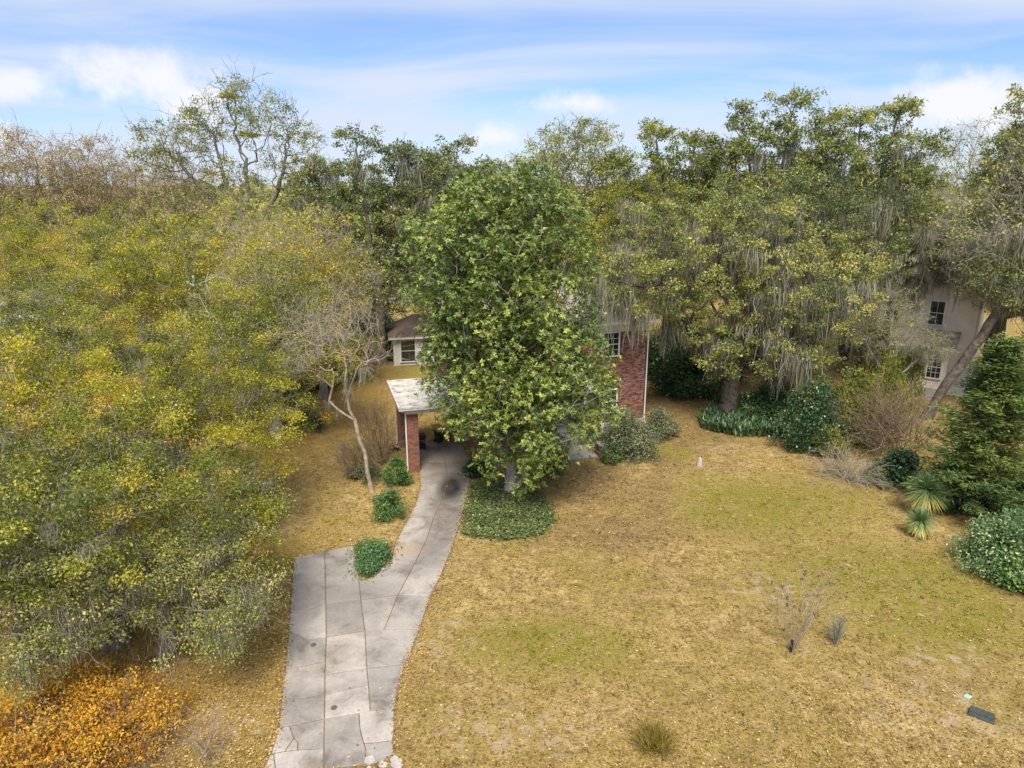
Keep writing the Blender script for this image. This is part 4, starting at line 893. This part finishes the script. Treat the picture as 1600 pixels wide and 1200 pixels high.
# bare grey tree with moss, right
BR = tree_meshes(73, [(0, 0, 13.5, 4.2, 4.0, 5.4), (3.6, 0, 11.0, 3.6, 3.4, 3.4), (-4.2, -1, 10.4, 3.0, 2.6, 3.0), (2.0, -1, 8.0, 3.0, 2.4, 2.0)], [[(0, 0, -.1), (-.3, 0, 4.5), (.4, 0, 9.5), (.8, 0, 14)], [(-.2, 0, 4.2), (-2.6, -.4, 7.8), (-5.2, -.8, 11.4)], [(-.2, 0, 5), (2.8, 0, 8.8), (4.2, 0, 11)]], .36, 380, .72, 'oak_olive', 'bark_pale',
                 per=20, rc=.75, flat=.7, size=.16, aspect=.55, sub=2, rt=.018, tone=(.6, .2), twig=3, twiglen=1.2, twigmat='twig_grey', twlev=3, arch=.03, bias=.4,
                 moss=dict(n=90, per=(10, 28), ln=(.6, 2.4), wd=(.02, .05), zmin=5, zmax=12, rmax=.16, rad=.3))
plant('bare_mossy_tree', BR, gx(1612, 45), 'grey half-bare tree draped in moss, its trunk behind the conifer', 'tree', None, 2.7, 1.08)
plant('bare_mossy_tree', BR, gx(1480, 64), 'bare grey tree on the right skyline behind the pale gabled house', 'tree', None, 2.2, 1.08)
plant('bare_mossy_tree', BR, gx(1380, 46.5), 'small grey mossy tree beside the wall of the gabled house', 'tree', None, 2.4, .46)
# leaning dark trunk by the neighbour's house
def leaning():
    rng = np.random.default_rng(77)
    return tree_meshes(77, [(4.6, 0, 8.6, 2.2, 2.0, 1.6), (3.0, 0, 9.6, 1.8, 1.6, 1.4)], [[(0, 0, -.1), (1.0, 0, 2.4), (2.4, 0, 5.0), (3.8, 0, 7.6)]], .30, 130, .5, 'oak_dark', 'bark_dark', per=48, rc=.62, size=.15, aspect=.55, sub=2, tone=(.55, .2), fork=.8,
                       moss=dict(n=60, per=(8, 20), ln=(.5, 1.6), wd=(.015, .04), zmin=4, rmax=.2))
plant('leaning_oak', leaning(), gx(1446, 45.3), 'leaning dark-trunked oak between the gabled house and the conifer', 'tree')

# ------------------------------------------------------------------ conifer, far right
def conifer(seed, H, R, mat, nb=95, zb=.6, size=.30):
    rng = np.random.default_rng(seed); P0, P1, R0, R1, C, D = [], [], [], [], [], []
    for i in range(nb):
        z = zb + (H - zb - .2) * (i / nb) ** .95; k = 1 - (z / H) ** 1.7; ln = R * (k * .9 + .06) * rng.uniform(.42, 1.2); a = i * 2.4 + rng.uniform(-.3, .3)
        d = np.array([cos(a), sin(a), rng.uniform(-.05, .18)]); p = np.array([0, 0, z]); prev = p
        for s in range(1, 7):
            q = p + d * ln * s / 6 + np.array([0, 0, -.10 * ln * (s / 6) ** 2 + .16 * ln * (s / 6) ** 3]); P0.append(prev); P1.append(q); R0.append(.035 * (1 - (s - 1) / 7)); R1.append(.035 * (1 - s / 7))
            if s > 1:
                for _ in range(3): C.append(q + rng.normal(size=3) * .10); D.append(d)
            prev = q
    V, F = tubes(np.array(P0), np.array(P1), np.array(R0), np.array(R1), 4)
    zz = np.linspace(-.1, H, 14); tr = np.stack([np.zeros(14), np.zeros(14), zz], 1); rr = .17 * (1 - zz / (H * 1.03)); T = tubes(tr[:-1], tr[1:], rr[:-1], rr[1:], 8)
    V, F = join([(V, F), T]); parts = {'trunk': npmesh('trunk', V, F, M['bark_dark'], smooth=True)}
    C = np.array(C); D = np.array(D); per = 15; n = len(C) * per; c = np.repeat(C, per, 0) + rng.normal(size=(n, 3)) * np.array([.2, .2, .06])
    d = unit(np.repeat(D, per, 0) * .8 + rng.normal(size=(n, 3)) * np.array([.8, .8, .22]) + np.array([0, 0, .12])); nrm = unit(np.array([0, 0, 1.]) + rng.normal(size=(n, 3)) * .4)
    L_ = size * rng.uniform(.6, 1.2, n); V, F = leaf_cards(rng, c, d, nrm, L_, L_ * .22, .05)
    t = np.clip(.56 + .2 * lowfreq(rng, c, 1.4) + rng.normal(size=n) * .22, 0, 1)
    parts['crown'] = npmesh('crown', V, F, M[mat], tone=t); return parts
CF = conifer(81, 9.4, 3.1, 'conifer', 150, .5)
plant('conifer', CF, gpt(1520, 806), 'dark layered conifer at the right edge behind the yuccas', 'tree', None, 0, .93)

# ------------------------------------------------------------------ the bare pale tree left of the carport
def crape():
    p = tree_meshes(91, [(-1.3, .2, 8.2, 2.4, 2.2, 1.5), (-2.3, 0, 7.4, 1.6, 1.6, 1.2), (-.1, 0, 7.6, 1.5, 1.6, 1.3), (-3.3, 0, 6.6, 1.2, 1.2, .9)], [[(0, 0, -.1), (-.25, 0, 2.2), (-.85, 0, 4.4), (-1.0, 0, 6.2)], [(-.7, 0, 3.9), (-1.9, 0, 4.9), (-1.5, .1, 6.2)], [(-.95, 0, 5.2), (-.35, .1, 6.6)]], .105, 140, .45, None, 'bark_tan', per=0, rt=.014, twig=3, twiglen=1.0, twigmat='twig_pink', twlev=3, bias=.35, arch=-.03, fork=.75, step=.5,
                    moss=dict(n=16, per=(10, 20), ln=(.4, 1.0), wd=(.012, .03), zmin=4.5, zmax=6.8, rmax=.1, rad=.15))
    return p
plant('bare_tree', crape(), gpt(581, 768), 'slender bare pale-barked tree leaning left of the carport', 'tree')

# ------------------------------------------------------------------ shrubs
def bush(seed, r, h, mat, n=60, per=90, size=.11, aspect=.5, tone=(.45, .2), flat=.8, stems=6, droop=0, bark='bark_dark', rc=.34):
    rng = np.random.default_rng(seed); a = rng.uniform(0, 2 * pi, n); q = rng.uniform(size=n) ** .5 * rng.uniform(.75, 1.25, n); zz = rng.uniform(.12, 1, n)
    c = np.stack([np.cos(a) * r * q * np.sqrt(1.05 - zz ** 2 * .8), np.sin(a) * r * q * np.sqrt(1.05 - zz ** 2 * .8), zz * h * (1 - .35 * np.minimum(q, 1) ** 2) * rng.uniform(.8, 1.22, n)], 1)
    V, F, t = clump_leaves(rng, c, tone[0] + tone[1] * rng.normal(size=n), per, r * rc, flat * h / r if h < r else flat, size, aspect, tvar=.16, droop=droop)
    parts = {}
    st = c[rng.choice(n, min(n, stems * 4), replace=False)]; b = rng.normal(size=(len(st), 3)) * np.array([.12, .12, 0]) * r; b[:, 2] = -.03
    mid = (st + b) * .5 + rng.normal(size=st.shape) * .08 * r
    mid[:, 2] = np.maximum(mid[:, 2], .02)
    W1 = tubes(b, mid, np.full(len(b), .022), np.full(len(b), .016), 4); W2 = tubes(mid, st, np.full(len(b), .016), np.full(len(b), .006), 4)
    wv = join([W1, W2]); parts['stems'] = npmesh('stems', wv[0], wv[1], M[bark], smooth=True)
    parts['foliage'] = npmesh('foliage', V, F, M[mat], tone=t); return parts
def bare_bush(seed, r, h, mat, stems=26, droop=.0, up=1.2, levels=3, split=4, r0=.016):
    rng = np.random.default_rng(seed); b = rng.normal(size=(stems, 3)) * np.array([.14, .14, 0]) * r; b[:, 2] = -.03
    d = rng.normal(size=(stems, 3)) * np.array([1, 1, .2]) * r / h + np.array([0, 0, up]); V, F = twigs(rng, b, d, rng.uniform(.6, 1.0, stems) * h, r0, levels, split, .5, droop)
    V[:, 2] = np.maximum(V[:, 2], -.03)
    return {'twigs': npmesh('twigs', V, F, M[mat], tone=rng.uniform(0, 1, len(F)))}
B1 = bush(101, 1.0, 1.7, 'shrub_green', 60, 80, .12); B2 = bush(102, 1.0, 1.5, 'shrub_dark', 64, 90, .15, .45); B3 = bush(103, 1.0, 1.3, 'shrub_grey', 60, 85, .10)
B4 = bush(104, 1.0, 1.6, 'juniper', 60, 110, .16, .25, flat=.6); B5 = bush(105, 1.0, 1.15, 'variegated', 70, 95, .12, tone=(.40, .16)); B6 = bush(106, 1.0, 2.0, 'oak_olive', 70, 70, .13)
B2L = bush(107, 2.0, 3.2, 'shrub_dark', 170, 95, .17, .45); B4L = bush(108, 1.8, 2.9, 'juniper', 170, 110, .18, .25, flat=.6); B5L = bush(109, 2.0, 2.4, 'variegated', 190, 95, .13, tone=(.45, .17), rc=.28); B3L = bush(110, 1.7, 2.3, 'shrub_grey', 150, 90, .12)
RB1 = bare_bush(111, 1.2, 2.6, 'twig_brown', 34); RB2 = bare_bush(112, 1.9, 1.6, 'twig_pink', 60, .22, .8)
def sh_(parts, px, py, s, sz, lab, cat='shrub', grp=None, rz=0.0, name='shrub'):
    return plant(name, parts, gpt(px, py), lab, cat, grp, rz, s, sz)
sh_(B1, 622, 757, .72, .95, 'leafy green shrub at the foot of the left carport pillar', rz=.4)
sh_(B1, 606, 806, .85, .78, 'green camellia bush between the bare tree and the driveway', rz=2.0)
q = at(590, 801, gpt(606, 806)[1] - .6); m_ = MB(); m_.lathe([(.0, -.05), (.06, -.03), (.075, .02), (.04, .05), (.0, .055)], 0, 0, 8); o = m_.build('camellia_flower', noise_mat('camellia_petal', [(.3, (.42, .02, .06)), (.7, (.58, .05, .12))], 20, .6)); o.location = q; tag(o, 'single crimson flower on the green camellia bush', 'flower')
sh_(RB1, 598, 725, 1.0, 1.15, 'tall bare twiggy shrub left of the carport', rz=.2, name='bare_shrub')
sh_(RB1, 560, 745, .8, .75, 'low bare twiggy shrub behind the slender bare tree trunk', rz=1.4, name='bare_shrub')
sh_(B3, 573, 748, .9, .75, 'grey-green shrub tangled at the slender bare tree', rz=.8)
sh_(B2, 458, 668, .95, 1.45, 'dark upright evergreen shrub left of the small round shrub', rz=.3)
sh_(B3, 490, 671, .75, .8, 'small round grey-green shrub on the left lawn')
sh_(B2L, 505, 600, 1.1, 0.9, 'dark evergreen shrub under the half-bare trees', rz=1.2)
sh_(RB1, 470, 612, 1.6, 1.3, 'brown twiggy thicket under the left oaks', rz=1.7, name='bare_shrub')
sh_(RB1, 560, 590, 1.5, 1.2, 'brown twiggy thicket behind the bare pale tree crown', rz=2.7, name='bare_shrub')
sh_(B2L, 612, 562, 0.65, 0.9, 'dark evergreen shrub against the white outbuilding wall', rz=.3)
sh_(B2L, 580, 520, 1.2, 1.05, 'dark evergreen bush behind, at the foot of the dark live oak', rz=2.3)
# by the house front
sh_(B3L, 978, 712, 1.0, 1.12, 'grey-green shrub before the brick corner of the house', rz=.5)
sh_(B3, 1032, 684, 1.15, 1.4, 'tall grey-green shrub just right of the white downspout', rz=2.2)
sh_(B1, 957, 722, .62, .72, 'bright green low shrub beside the brick step pier', rz=1.0)
sh_(B3, 925, 690, 1.1, .9, 'grey-green shrub beside the entry porch', rz=1.6)
sh_(B2, 745, 742, .8, .5, 'dark low shrub under the left side of the magnolia', rz=1.6)
sh_(B2, 850, 735, 1.0, .7, 'dark low shrub under the right side of the magnolia', rz=.6)
# right border
GR = 'evergreen shrubs along the right border'
sh_(B2L, 1075, 618, 1.15, 1.1, 'dark evergreen bush at the path right of the house, behind the moss', 'shrub', GR, .2)
sh_(B2L, 1035, 590, 1.0, 1.15, 'dark tall evergreen bush in the gap beside the house corner', 'shrub', GR, 1.2)
sh_(B2L, 1115, 598, 1.2, 1.25, 'dark evergreen bush behind the trunk of the great mossy oak', 'shrub', GR, 2.2)
sh_(B2L, 1262, 700, 0.9, 1.22, 'tall dark camellia with yellowing leaves right of the ground cover', 'shrub', GR, .7)
sh_(B2L, 1205, 655, 0.95, 0.8, 'dark evergreen bush behind the strap-leaved ground cover', 'shrub', GR, 1.9)
sh_(B4L, 1328, 690, 1.0, 1.4, 'olive juniper bush left of the bare thicket', 'shrub', GR, .7)
sh_(B4, 1292, 712, 1.0, 1.1, 'low olive juniper at the lawn edge', 'shrub', GR, 2.7)
sh_(B4L, 1375, 660, 0.9, 1.45, 'tall olive juniper before the pale gabled house', 'shrub', GR, 1.7)
sh_(RB1, 1405, 722, 1.7, 1.25, 'grey-brown bare thicket behind the dry brush mound', 'shrub', None, .3, 'bare_shrub')
sh_(RB1, 1365, 700, 1.4, 1.2, 'grey-brown bare thicket beside the olive juniper', 'shrub', None, 1.9, 'bare_shrub')
sh_(RB2, 1322, 748, 1.0, 1.05, 'mound of dry tan brush at the lawn edge', 'brush', None, .3, 'dry_brush')
sh_(B2, 1402, 752, 1.25, 1.1, 'dark evergreen bush between the brush mound and the larger yucca', 'shrub', GR, 2.7)
sh_(B3, 1370, 757, .8, .7, 'low grey-green shrub right of the brush mound', 'shrub', GR, .7)
sh_(B2L, 1490, 790, 0.75, 0.7, 'dark bush in the shade under the conifer', 'shrub', GR, .9)
sh_(B2L, 1590, 800, 0.95, 0.75, 'dark bush at the right edge below the conifer', 'shrub', GR, 1.9)
sh_(B5L, 1578, 892, 0.98, 1.0, 'large shrub with pale variegated leaves at the right edge', 'shrub', None, .4)
sh_(B1, 1600, 905, 1.6, 1.1, 'green shrub low at the right edge before the variegated one', 'shrub', None, 1.4)
sh_(B6, 1352, 632, 1.5, 3.2, 'thin leafy sapling clump before the gabled house', 'shrub', None, .4)
sh_(B6, 1412, 642, 1.1, 2.4, 'olive sapling clump under the gabled house windows', 'shrub', None, 1.4)
# orange thicket, lower left
OT = bush(121, 2.2, 1.75, 'orange', 190, 60, .085, .5, (.74, .22), stems=26, bark='bark_tan', rc=.2); OTb = bare_bush(122, 2.2, 1.6, 'twig_brown', 110, .15, .5, 3, 4, .010)
for px, py, s, rz, lab in ((60, 1185, 1.15, 0, 'orange-leaved thicket in the lower left corner'), (180, 1165, 1.0, 2, 'orange-leaved thicket left of the bare twigs, nearer the driveway'), (100, 1120, .95, 4, 'orange-leaved thicket below the hanging moss at the left')):
    plant('orange_thicket', {**OT, **OTb}, gpt(px, py), lab, 'thicket', 'orange thickets at lower left', rz, s)
sh_(bare_bush(123, .9, 1.6, 'twig_grey', 16, 0, 1.0, 2, 3, .010), 325, 1190, 1.0, 1.0, 'sparse bare sapling stems left of the driveway end', 'sapling', None, 0, 'bare_sapling')

# ------------------------------------------------------------------ yuccas
def yucca(seed, r, zc, nb=230):
    rng = np.random.default_rng(seed); a = rng.uniform(0, 2 * pi, nb); e = np.arcsin(rng.uniform(-.75, 1, nb)); d = np.stack([np.cos(a) * np.cos(e), np.sin(a) * np.cos(e), np.sin(e)], 1)
    L_ = r * rng.uniform(.85, 1.1, nb); s = unit(np.cross(d, np.array([.01, .02, 1]))); c = np.array([0, 0, zc]); w = .015
    V = np.empty((nb, 3, 2, 3))
    for i, (t, ws, dr) in enumerate(((.06, .8, 0), (.55, 1.0, .03), (1.0, .06, .16))):
        p = c + d * (L_ * t)[:, None] - np.array([0, 0, 1]) * (L_ * dr * (np.cos(e)))[:, None]; p[:, 2] = np.maximum(p[:, 2], .02); V[:, i, 0] = p + s * w * ws; V[:, i, 1] = p - s * w * ws
    q = np.array([[0, 1, 3, 2], [2, 3, 5, 4]]); F = (q[None] + (np.arange(nb) * 6)[:, None, None]).reshape(-1, 4)
    t = np.clip(.45 - d[:, 2] * .32 + rng.normal(size=nb) * .14 + (d[:, 2] < -.35) * .35, 0, 1)
    m_ = MB(); m_.lathe([(.14, -.05), (.11, .3), (.10, zc)], 0, 0, 9)
    return {'blades': npmesh('blades', V.reshape(-1, 3), F, M['yucca'], tone=np.repeat(t, 2)), 'stem': m_.mesh('stem', M['bark_tan'])}
plant('yucca', yucca(131, 1.12, 1.35, 620), gpt(1442, 806), 'larger round-headed yucca with yellowing lower blades before the conifer', 'yucca', 'yuccas on the lawn')
plant('yucca', yucca(132, .80, .75, 420), gpt(1434, 838), 'smaller green yucca on the lawn in front of the larger one', 'yucca', 'yuccas on the lawn')

# ------------------------------------------------------------------ low things on the lawn
def ptsin(rng, poly, n):
    poly = np.array([p[:2] for p in poly]); lo, hi = poly.min(0), poly.max(0); out = np.empty((0, 2))
    while len(out) < n:
        p = rng.uniform(lo, hi, size=(n, 2)); ins = np.zeros(len(p), bool); j = len(poly) - 1
        for i in range(len(poly)):
            c = ((poly[i, 1] > p[:, 1]) != (poly[j, 1] > p[:, 1])) & (p[:, 0] < (poly[j, 0] - poly[i, 0]) * (p[:, 1] - poly[i, 1]) / (poly[j, 1] - poly[i, 1] + 1e-12) + poly[i, 0]); ins ^= c; j = i
        out = np.concatenate([out, p[ins]])
    return out[:n]
def cover(name, seed, px, n, mat, size, hmax, label, tone=(.45, .2), up=1.0):
    rng = np.random.default_rng(seed); p2 = ptsin(rng, [gpt(*p) for p in px], n); p = np.concatenate([p2, rng.uniform(.02, hmax, (n, 1))], 1)
    p[:, :2] += rng.normal(size=(n, 2)) * np.where(rng.uniform(size=(n, 1)) < .2, .28, .08)
    d = unit(rng.normal(size=(n, 3)) * np.array([1, 1, .5]) + np.array([0, 0, .15])); nrm = unit(np.array([0, 0, up]) + rng.normal(size=(n, 3)) * .5); L_ = size * rng.uniform(.6, 1.3, n)
    V, F = leaf_cards(rng, p, d, nrm, L_, L_ * .8, .1); V[:, 2] = np.maximum(V[:, 2], .008)
    me = npmesh(name, V, F, M[mat], tone=np.clip(tone[0] + tone[1] * lowfreq(rng, p, .7) + rng.normal(size=n) * .16, 0, 1)); return tag(link(name, me), label, 'ground cover', kind='stuff')
cover('ivy_patch', 141, [(738, 758), (790, 750), (838, 772), (862, 792), (864, 815), (845, 838), (795, 846), (745, 842), (722, 836), (728, 800)], 17000, 'ivy', .10, .22, 'dark green ivy patch under the magnolia beside the driveway')
cover('ivy_patch', 142, [(556, 855), (580, 850), (604, 852), (611, 870), (598, 888), (584, 902), (566, 906), (558, 890)], 4200, 'ivy_fresh', .085, .3, 'small glossy ivy patch in the notch of the driveway')
def straps():
    rng = np.random.default_rng(143); poly = [gpt(*p) for p in ((1092, 655), (1120, 632), (1190, 625), (1235, 640), (1240, 672), (1215, 684), (1150, 684), (1098, 672))]
    n = 5200; p = ptsin(rng, poly, n); a = rng.uniform(0, 2 * pi, n); L_ = rng.uniform(.5, .85, n); d = np.stack([np.cos(a) * .55, np.sin(a) * .55, np.ones(n)], 1)
    V, F = leaf_cards(rng, np.concatenate([p, np.zeros((n, 1))], 1), d, unit(np.stack([np.cos(a), np.sin(a), np.full(n, -.3)], 1)), L_, L_ * .2, -.12)
    me = npmesh('strap_leaves', V, F, M['shrub_dark'], tone=np.clip(rng.normal(size=n) * .22 + .55, 0, 1)); tag(link('strap_leaved_cover', me), 'dark strap-leaved ground cover under the great mossy oak', 'ground cover', kind='stuff')
straps()
# lawn blades and fallen leaves
drv = np.array([gpt(*p)[:2] for p in c6((190, 148), (494, 90), (513, 250), (560, 266), (600, 240), (640, 197), (680, 181)) + [(621, 842), (639, 811), (652, 781), (657, 757), (655, 722), (734, 725), (727, 785), (709, 846), (695, 884)] + c6((872, 346), (815, 511), (745, 684), (712, 790), (692, 906), (688, 1130), (660, 1165), (545, 1200), (100, 1240), (30, 1240), (78, 1133), (117, 1000), (132, 855), (148, 712), (172, 415))])
def inside(poly, p):
    ins = np.zeros(len(p), bool); j = len(poly) - 1
    for i in range(len(poly)):
        c = ((poly[i, 1] > p[:, 1]) != (poly[j, 1] > p[:, 1])) & (p[:, 0] < (poly[j, 0] - poly[i, 0]) * (p[:, 1] - poly[i, 1]) / (poly[j, 1] - poly[i, 1] + 1e-12) + poly[i, 0]); ins ^= c; j = i
    return ins
def lawn():
    rng = np.random.default_rng(151); nt_ = 21000; per = 8; ns_ = 62000
    def spots(n): y = 14 + 34 * rng.uniform(size=n) ** 1.5; return np.stack([rng.uniform(-1, 1, n) * (5 + y * .78), y], 1)
    tc = spots(nt_); rad = rng.uniform(.03, .11, nt_); p = np.concatenate([np.repeat(tc, per, 0) + rng.normal(size=(nt_ * per, 2)) * np.repeat(rad, per)[:, None], spots(ns_)]); n0 = len(p)
    tuft = np.concatenate([np.repeat(rng.normal(size=nt_), per), np.zeros(ns_)]); tall = np.concatenate([np.repeat(rng.uniform(1.0, 1.9, nt_), per), np.ones(ns_)])
    lf = lowfreq(rng, np.concatenate([p, np.zeros((n0, 1))], 1), 1.2)
    sand = fall(p, SAND); keep = (~inside(drv, p)) & (rng.uniform(size=n0) < .62 + .3 * lf - .5 * sand); p = p[keep]; lf = lf[keep]; tuft = tuft[keep]; tall = tall[keep]; n = len(p)
    g = fall(p, GREEN); br = fall(p, BROWN); t = np.clip(.47 + .12 * lf + .17 * tuft + rng.normal(size=n) * .12 + g * .26 - br * .30, 0, 1)
    a = rng.uniform(0, 2 * pi, n); d = np.stack([np.cos(a), np.sin(a), rng.uniform(.15, 1.0, n)], 1); L_ = rng.uniform(.05, .12, n) * tall
    dd = unit(d); s = np.stack([-np.sin(a), np.cos(a), np.zeros(n)], 1); base = np.concatenate([p, np.full((n, 1), .0)], 1)
    V = np.empty((n, 3, 3)); w = rng.uniform(.009, .028, n)[:, None]; V[:, 0] = base - s * w; V[:, 1] = base + s * w; V[:, 2] = base + dd * L_[:, None]
    tag(link('lawn_grass', npmesh('lawn_grass', V.reshape(-1, 3), np.arange(n * 3).reshape(-1, 3), M['grass'], tone=t)), 'short dry straw-coloured lawn grass', 'grass', kind='stuff')
    n0 = 150000
    y = 14 + 40 * rng.uniform(size=n0) ** 1.6; half = 5 + y * .78; x = rng.uniform(-1, 1, n0) * half; p = np.stack([x, y], 1); o = fall(p, ORANGE, .9); b = fall(p, BROWN)
    ind = inside(drv, p); pr = np.where(ind, .010, .19 + .75 * o + .3 * b + .2 * np.clip((20 - y) / 6, 0, 1)); p = p[rng.uniform(size=n0) < pr]; n = len(p); ind = inside(drv, p)
    nrm = unit(np.array([0, 0, 1.]) + rng.normal(size=(n, 3)) * .35); d = unit(rng.normal(size=(n, 3)) * np.array([1, 1, .15])); L_ = rng.uniform(.05, .11, n)
    V, F = leaf_cards(rng, np.concatenate([p, np.where(ind, .055, rng.uniform(.02, .05, n))[:, None]], 1), d, nrm, L_, L_ * .55, .15)
    V[:, 2] = np.maximum(V[:, 2], .008)
    oo = fall(p, ORANGE, .9); tag(link('fallen_leaves', npmesh('fallen_leaves', V, F, M['litter'], tone=np.clip(.38 + .22 * oo + rng.normal(size=n) * .34, 0, 1))), 'fallen yellow and brown leaves scattered over the lawn', 'leaves', kind='stuff')
lawn()
def drift():
    rng = np.random.default_rng(155); pts = []
    for i in range(len(drv)):
        a, b = drv[i], drv[(i + 1) % len(drv)]; k = int(np.linalg.norm(b - a) * 34); t = rng.uniform(size=(k, 1)); pts.append(a + (b - a) * t + rng.normal(size=(k, 2)) * .08)
    p = np.concatenate(pts); n = len(p); inn = inside(drv, p); z = np.where(inn, .055, .03)
    V, F = leaf_cards(rng, np.concatenate([p, z[:, None]], 1), unit(rng.normal(size=(n, 3)) * np.array([1, 1, .2])), unit(np.array([0, 0, 1.]) + rng.normal(size=(n, 3)) * .4), rng.uniform(.05, .10, n), rng.uniform(.03, .055, n), .15)
    V[:, 2] = np.maximum(V[:, 2], np.repeat(np.where(inn, .05, .01), 4))
    tag(link('leaf_drift', npmesh('leaf_drift', V, F, M['litter'], tone=np.clip(.5 + rng.normal(size=n) * .3, 0, 1))), 'thin drift of fallen leaves along the driveway edges', 'leaves', kind='stuff')
drift()
# sapling, plume, dry tuft, stump, valve box
def sapling():
    rng = np.random.default_rng(161); b = rng.normal(size=(12, 3)) * np.array([.09, .09, 0]); d = rng.normal(size=(12, 3)) * np.array([.28, .22, .05]) + np.array([.12, .1, 1])
    V, F = twigs(rng, b, d, rng.uniform(1.6, 2.7, 12), .013, 2, 4, .3); top = V[V[:, 2] > 1.6]; c = top[rng.choice(len(top), 34)]; H = clump_leaves(rng, c, np.full(34, .35), 14, .05, 1.0, .06, .6)
    return {'stems': npmesh('stems', V, F, M['twig_grey'], tone=rng.uniform(0, .8, len(F))), 'seed_heads': npmesh('seed_heads', H[0], H[1], M['twig_brown'], tone=H[2] * .4)}
plant('dried_sapling', sapling(), gpt(1238, 1016), 'tall thin dried sapling with brown seed heads alone on the lawn', 'sapling')
sl = MB(); sl.tube([(0, 0, -.02), (.02, 0, .45)], .055, 8); o = sl.build('stake', M['black_plastic']); o.location = (gpt(1236, 1017)[0] - .04, gpt(1236, 1017)[1] - .05, 0); tag(o, 'short dark stake at the foot of the dried sapling', 'stake')
rng = np.random.default_rng(162); b = rng.normal(size=(26, 3)) * np.array([.03, .03, 0]); d = rng.normal(size=(26, 3)) * np.array([.10, .10, .02]) + np.array([-.05, 0, 1]); V, F = twigs(rng, b, d, rng.uniform(.6, .95, 26), .012, 2, 4, .18)
plant('dead_plume', {'stems': npmesh('stems', V, F, M['moss'], tone=rng.uniform(.5, 1, len(F)))}, gpt(1306, 1008), 'small pale dead plume right of the dried sapling', 'plant')
rng = np.random.default_rng(163); nb = 900; a = rng.uniform(0, 2 * pi, nb); e = rng.uniform(.25, 1.5, nb); d = np.stack([np.cos(a) * np.cos(e), np.sin(a) * np.cos(e), np.sin(e)], 1); L_ = rng.uniform(.35, .8, nb)
V, F = leaf_cards(rng, rng.normal(size=(nb, 3)) * np.array([.22, .18, 0]), d, unit(rng.normal(size=(nb, 3))), L_, np.full(nb, .018), .05)
o = link('grass_tuft', npmesh('grass_tuft', V, F, M['grass'], tone=np.clip(rng.normal(size=nb) * .25 + .62, 0, 1))); o.location = gpt(1022, 1165); tag(o, 'long-bladed dry grass tuft near the bottom of the picture', 'grass tuft')
m_ = MB(); m_.lathe([(.17, -.03), (.15, .12), (.12, .32), (.09, .46), (.04, .52)], 0, 0, 9); rr = random.Random(3); m_.v = [(x * rr.uniform(.85, 1.15), y * rr.uniform(.85, 1.15), z) for x, y, z in m_.v]
o = m_.build('stump', M['stone']); o.location = gpt(1093, 728); tag(o, 'small pale stump alone on the lawn before the ground cover', 'stump')
vb = empty('valve_box', gpt(1533, 1120), radians(-38)); tag(vb, 'dark green plastic valve box lying on the lawn at lower right', 'valve box')
m_ = MB(); m_.hexa([(-.34, -.17, 0), (.34, -.17, 0), (.34, .17, 0), (-.34, .17, 0), (-.30, -.13, .15), (.30, -.13, .15), (.30, .13, .15), (-.30, .13, .15)]); m_.build('body', M['box_lid'], vb)
m_ = MB(); m_.box(-.31, .31, -.14, .14, .151, .175); m_.build('lid', M['box_lid'], vb)
m_ = MB(); m_.box(-.10, .10, -.085, .085, 0, .05); o = m_.build('utility_lid', M['mint']); o.location = gpt(1512, 1090); o.rotation_euler = (0, 0, .6); tag(o, 'flat mint-green utility lid in the lawn beside the valve box', 'lid')
m_ = MB(); m_.tube([(0, 0, -.02), (-.02, 0, .7), (-.12, 0, 1.5), (-.15, 0, 2.0)], [.07, .06, .05, .03], 7); e = empty('mossy_snag', gpt(542, 748), 0); tag(e, 'thin dead snag wrapped in grey moss left of the slender bare tree', 'snag'); m_.build('trunk', M['bark_grey'], e)
V, F, t = moss_strands(np.random.default_rng(9), np.array([(-.02, 0, .8), (-.08, 0, 1.2), (-.12, 0, 1.6), (-.14, 0, 1.95)]), (14, 24), (.4, .8), (.012, .03), .06); link('spanish_moss', npmesh('spanish_moss', V, F, M['moss'], tone=t), e)['kind'] = 'stuff'

# ------------------------------------------------------------------ woods beyond, down to the horizon
def far_woods():
    rng = np.random.default_rng(171); parts = []; C = []
    for i in range(640):
        a = rng.uniform(-.80, .80); d = rng.uniform(84, 330); h = rng.uniform(9, 15) if d < 180 else rng.uniform(10, 16); x, y = d * math.tan(a), d
        r = rng.uniform(3.5, 6); k = 26; v = unit(rng.normal(size=(k, 3))) * rng.uniform(.5, 1, (k, 1)); C.append(np.array([x, y, h * .62]) + v * np.array([r, r, h * .36]))
    C = np.concatenate(C); V, F, t = clump_leaves(rng, C, .45 + .2 * lowfreq(rng, C, 12), 4, 1.5, .7, 1.5, .75); return V, F, t
V, F, t = far_woods(); tag(link('far_woods', npmesh('far_woods', V, F, M['oak_olive'], tone=t)), 'far woods filling the horizon behind the oaks', 'woods', kind='stuff')
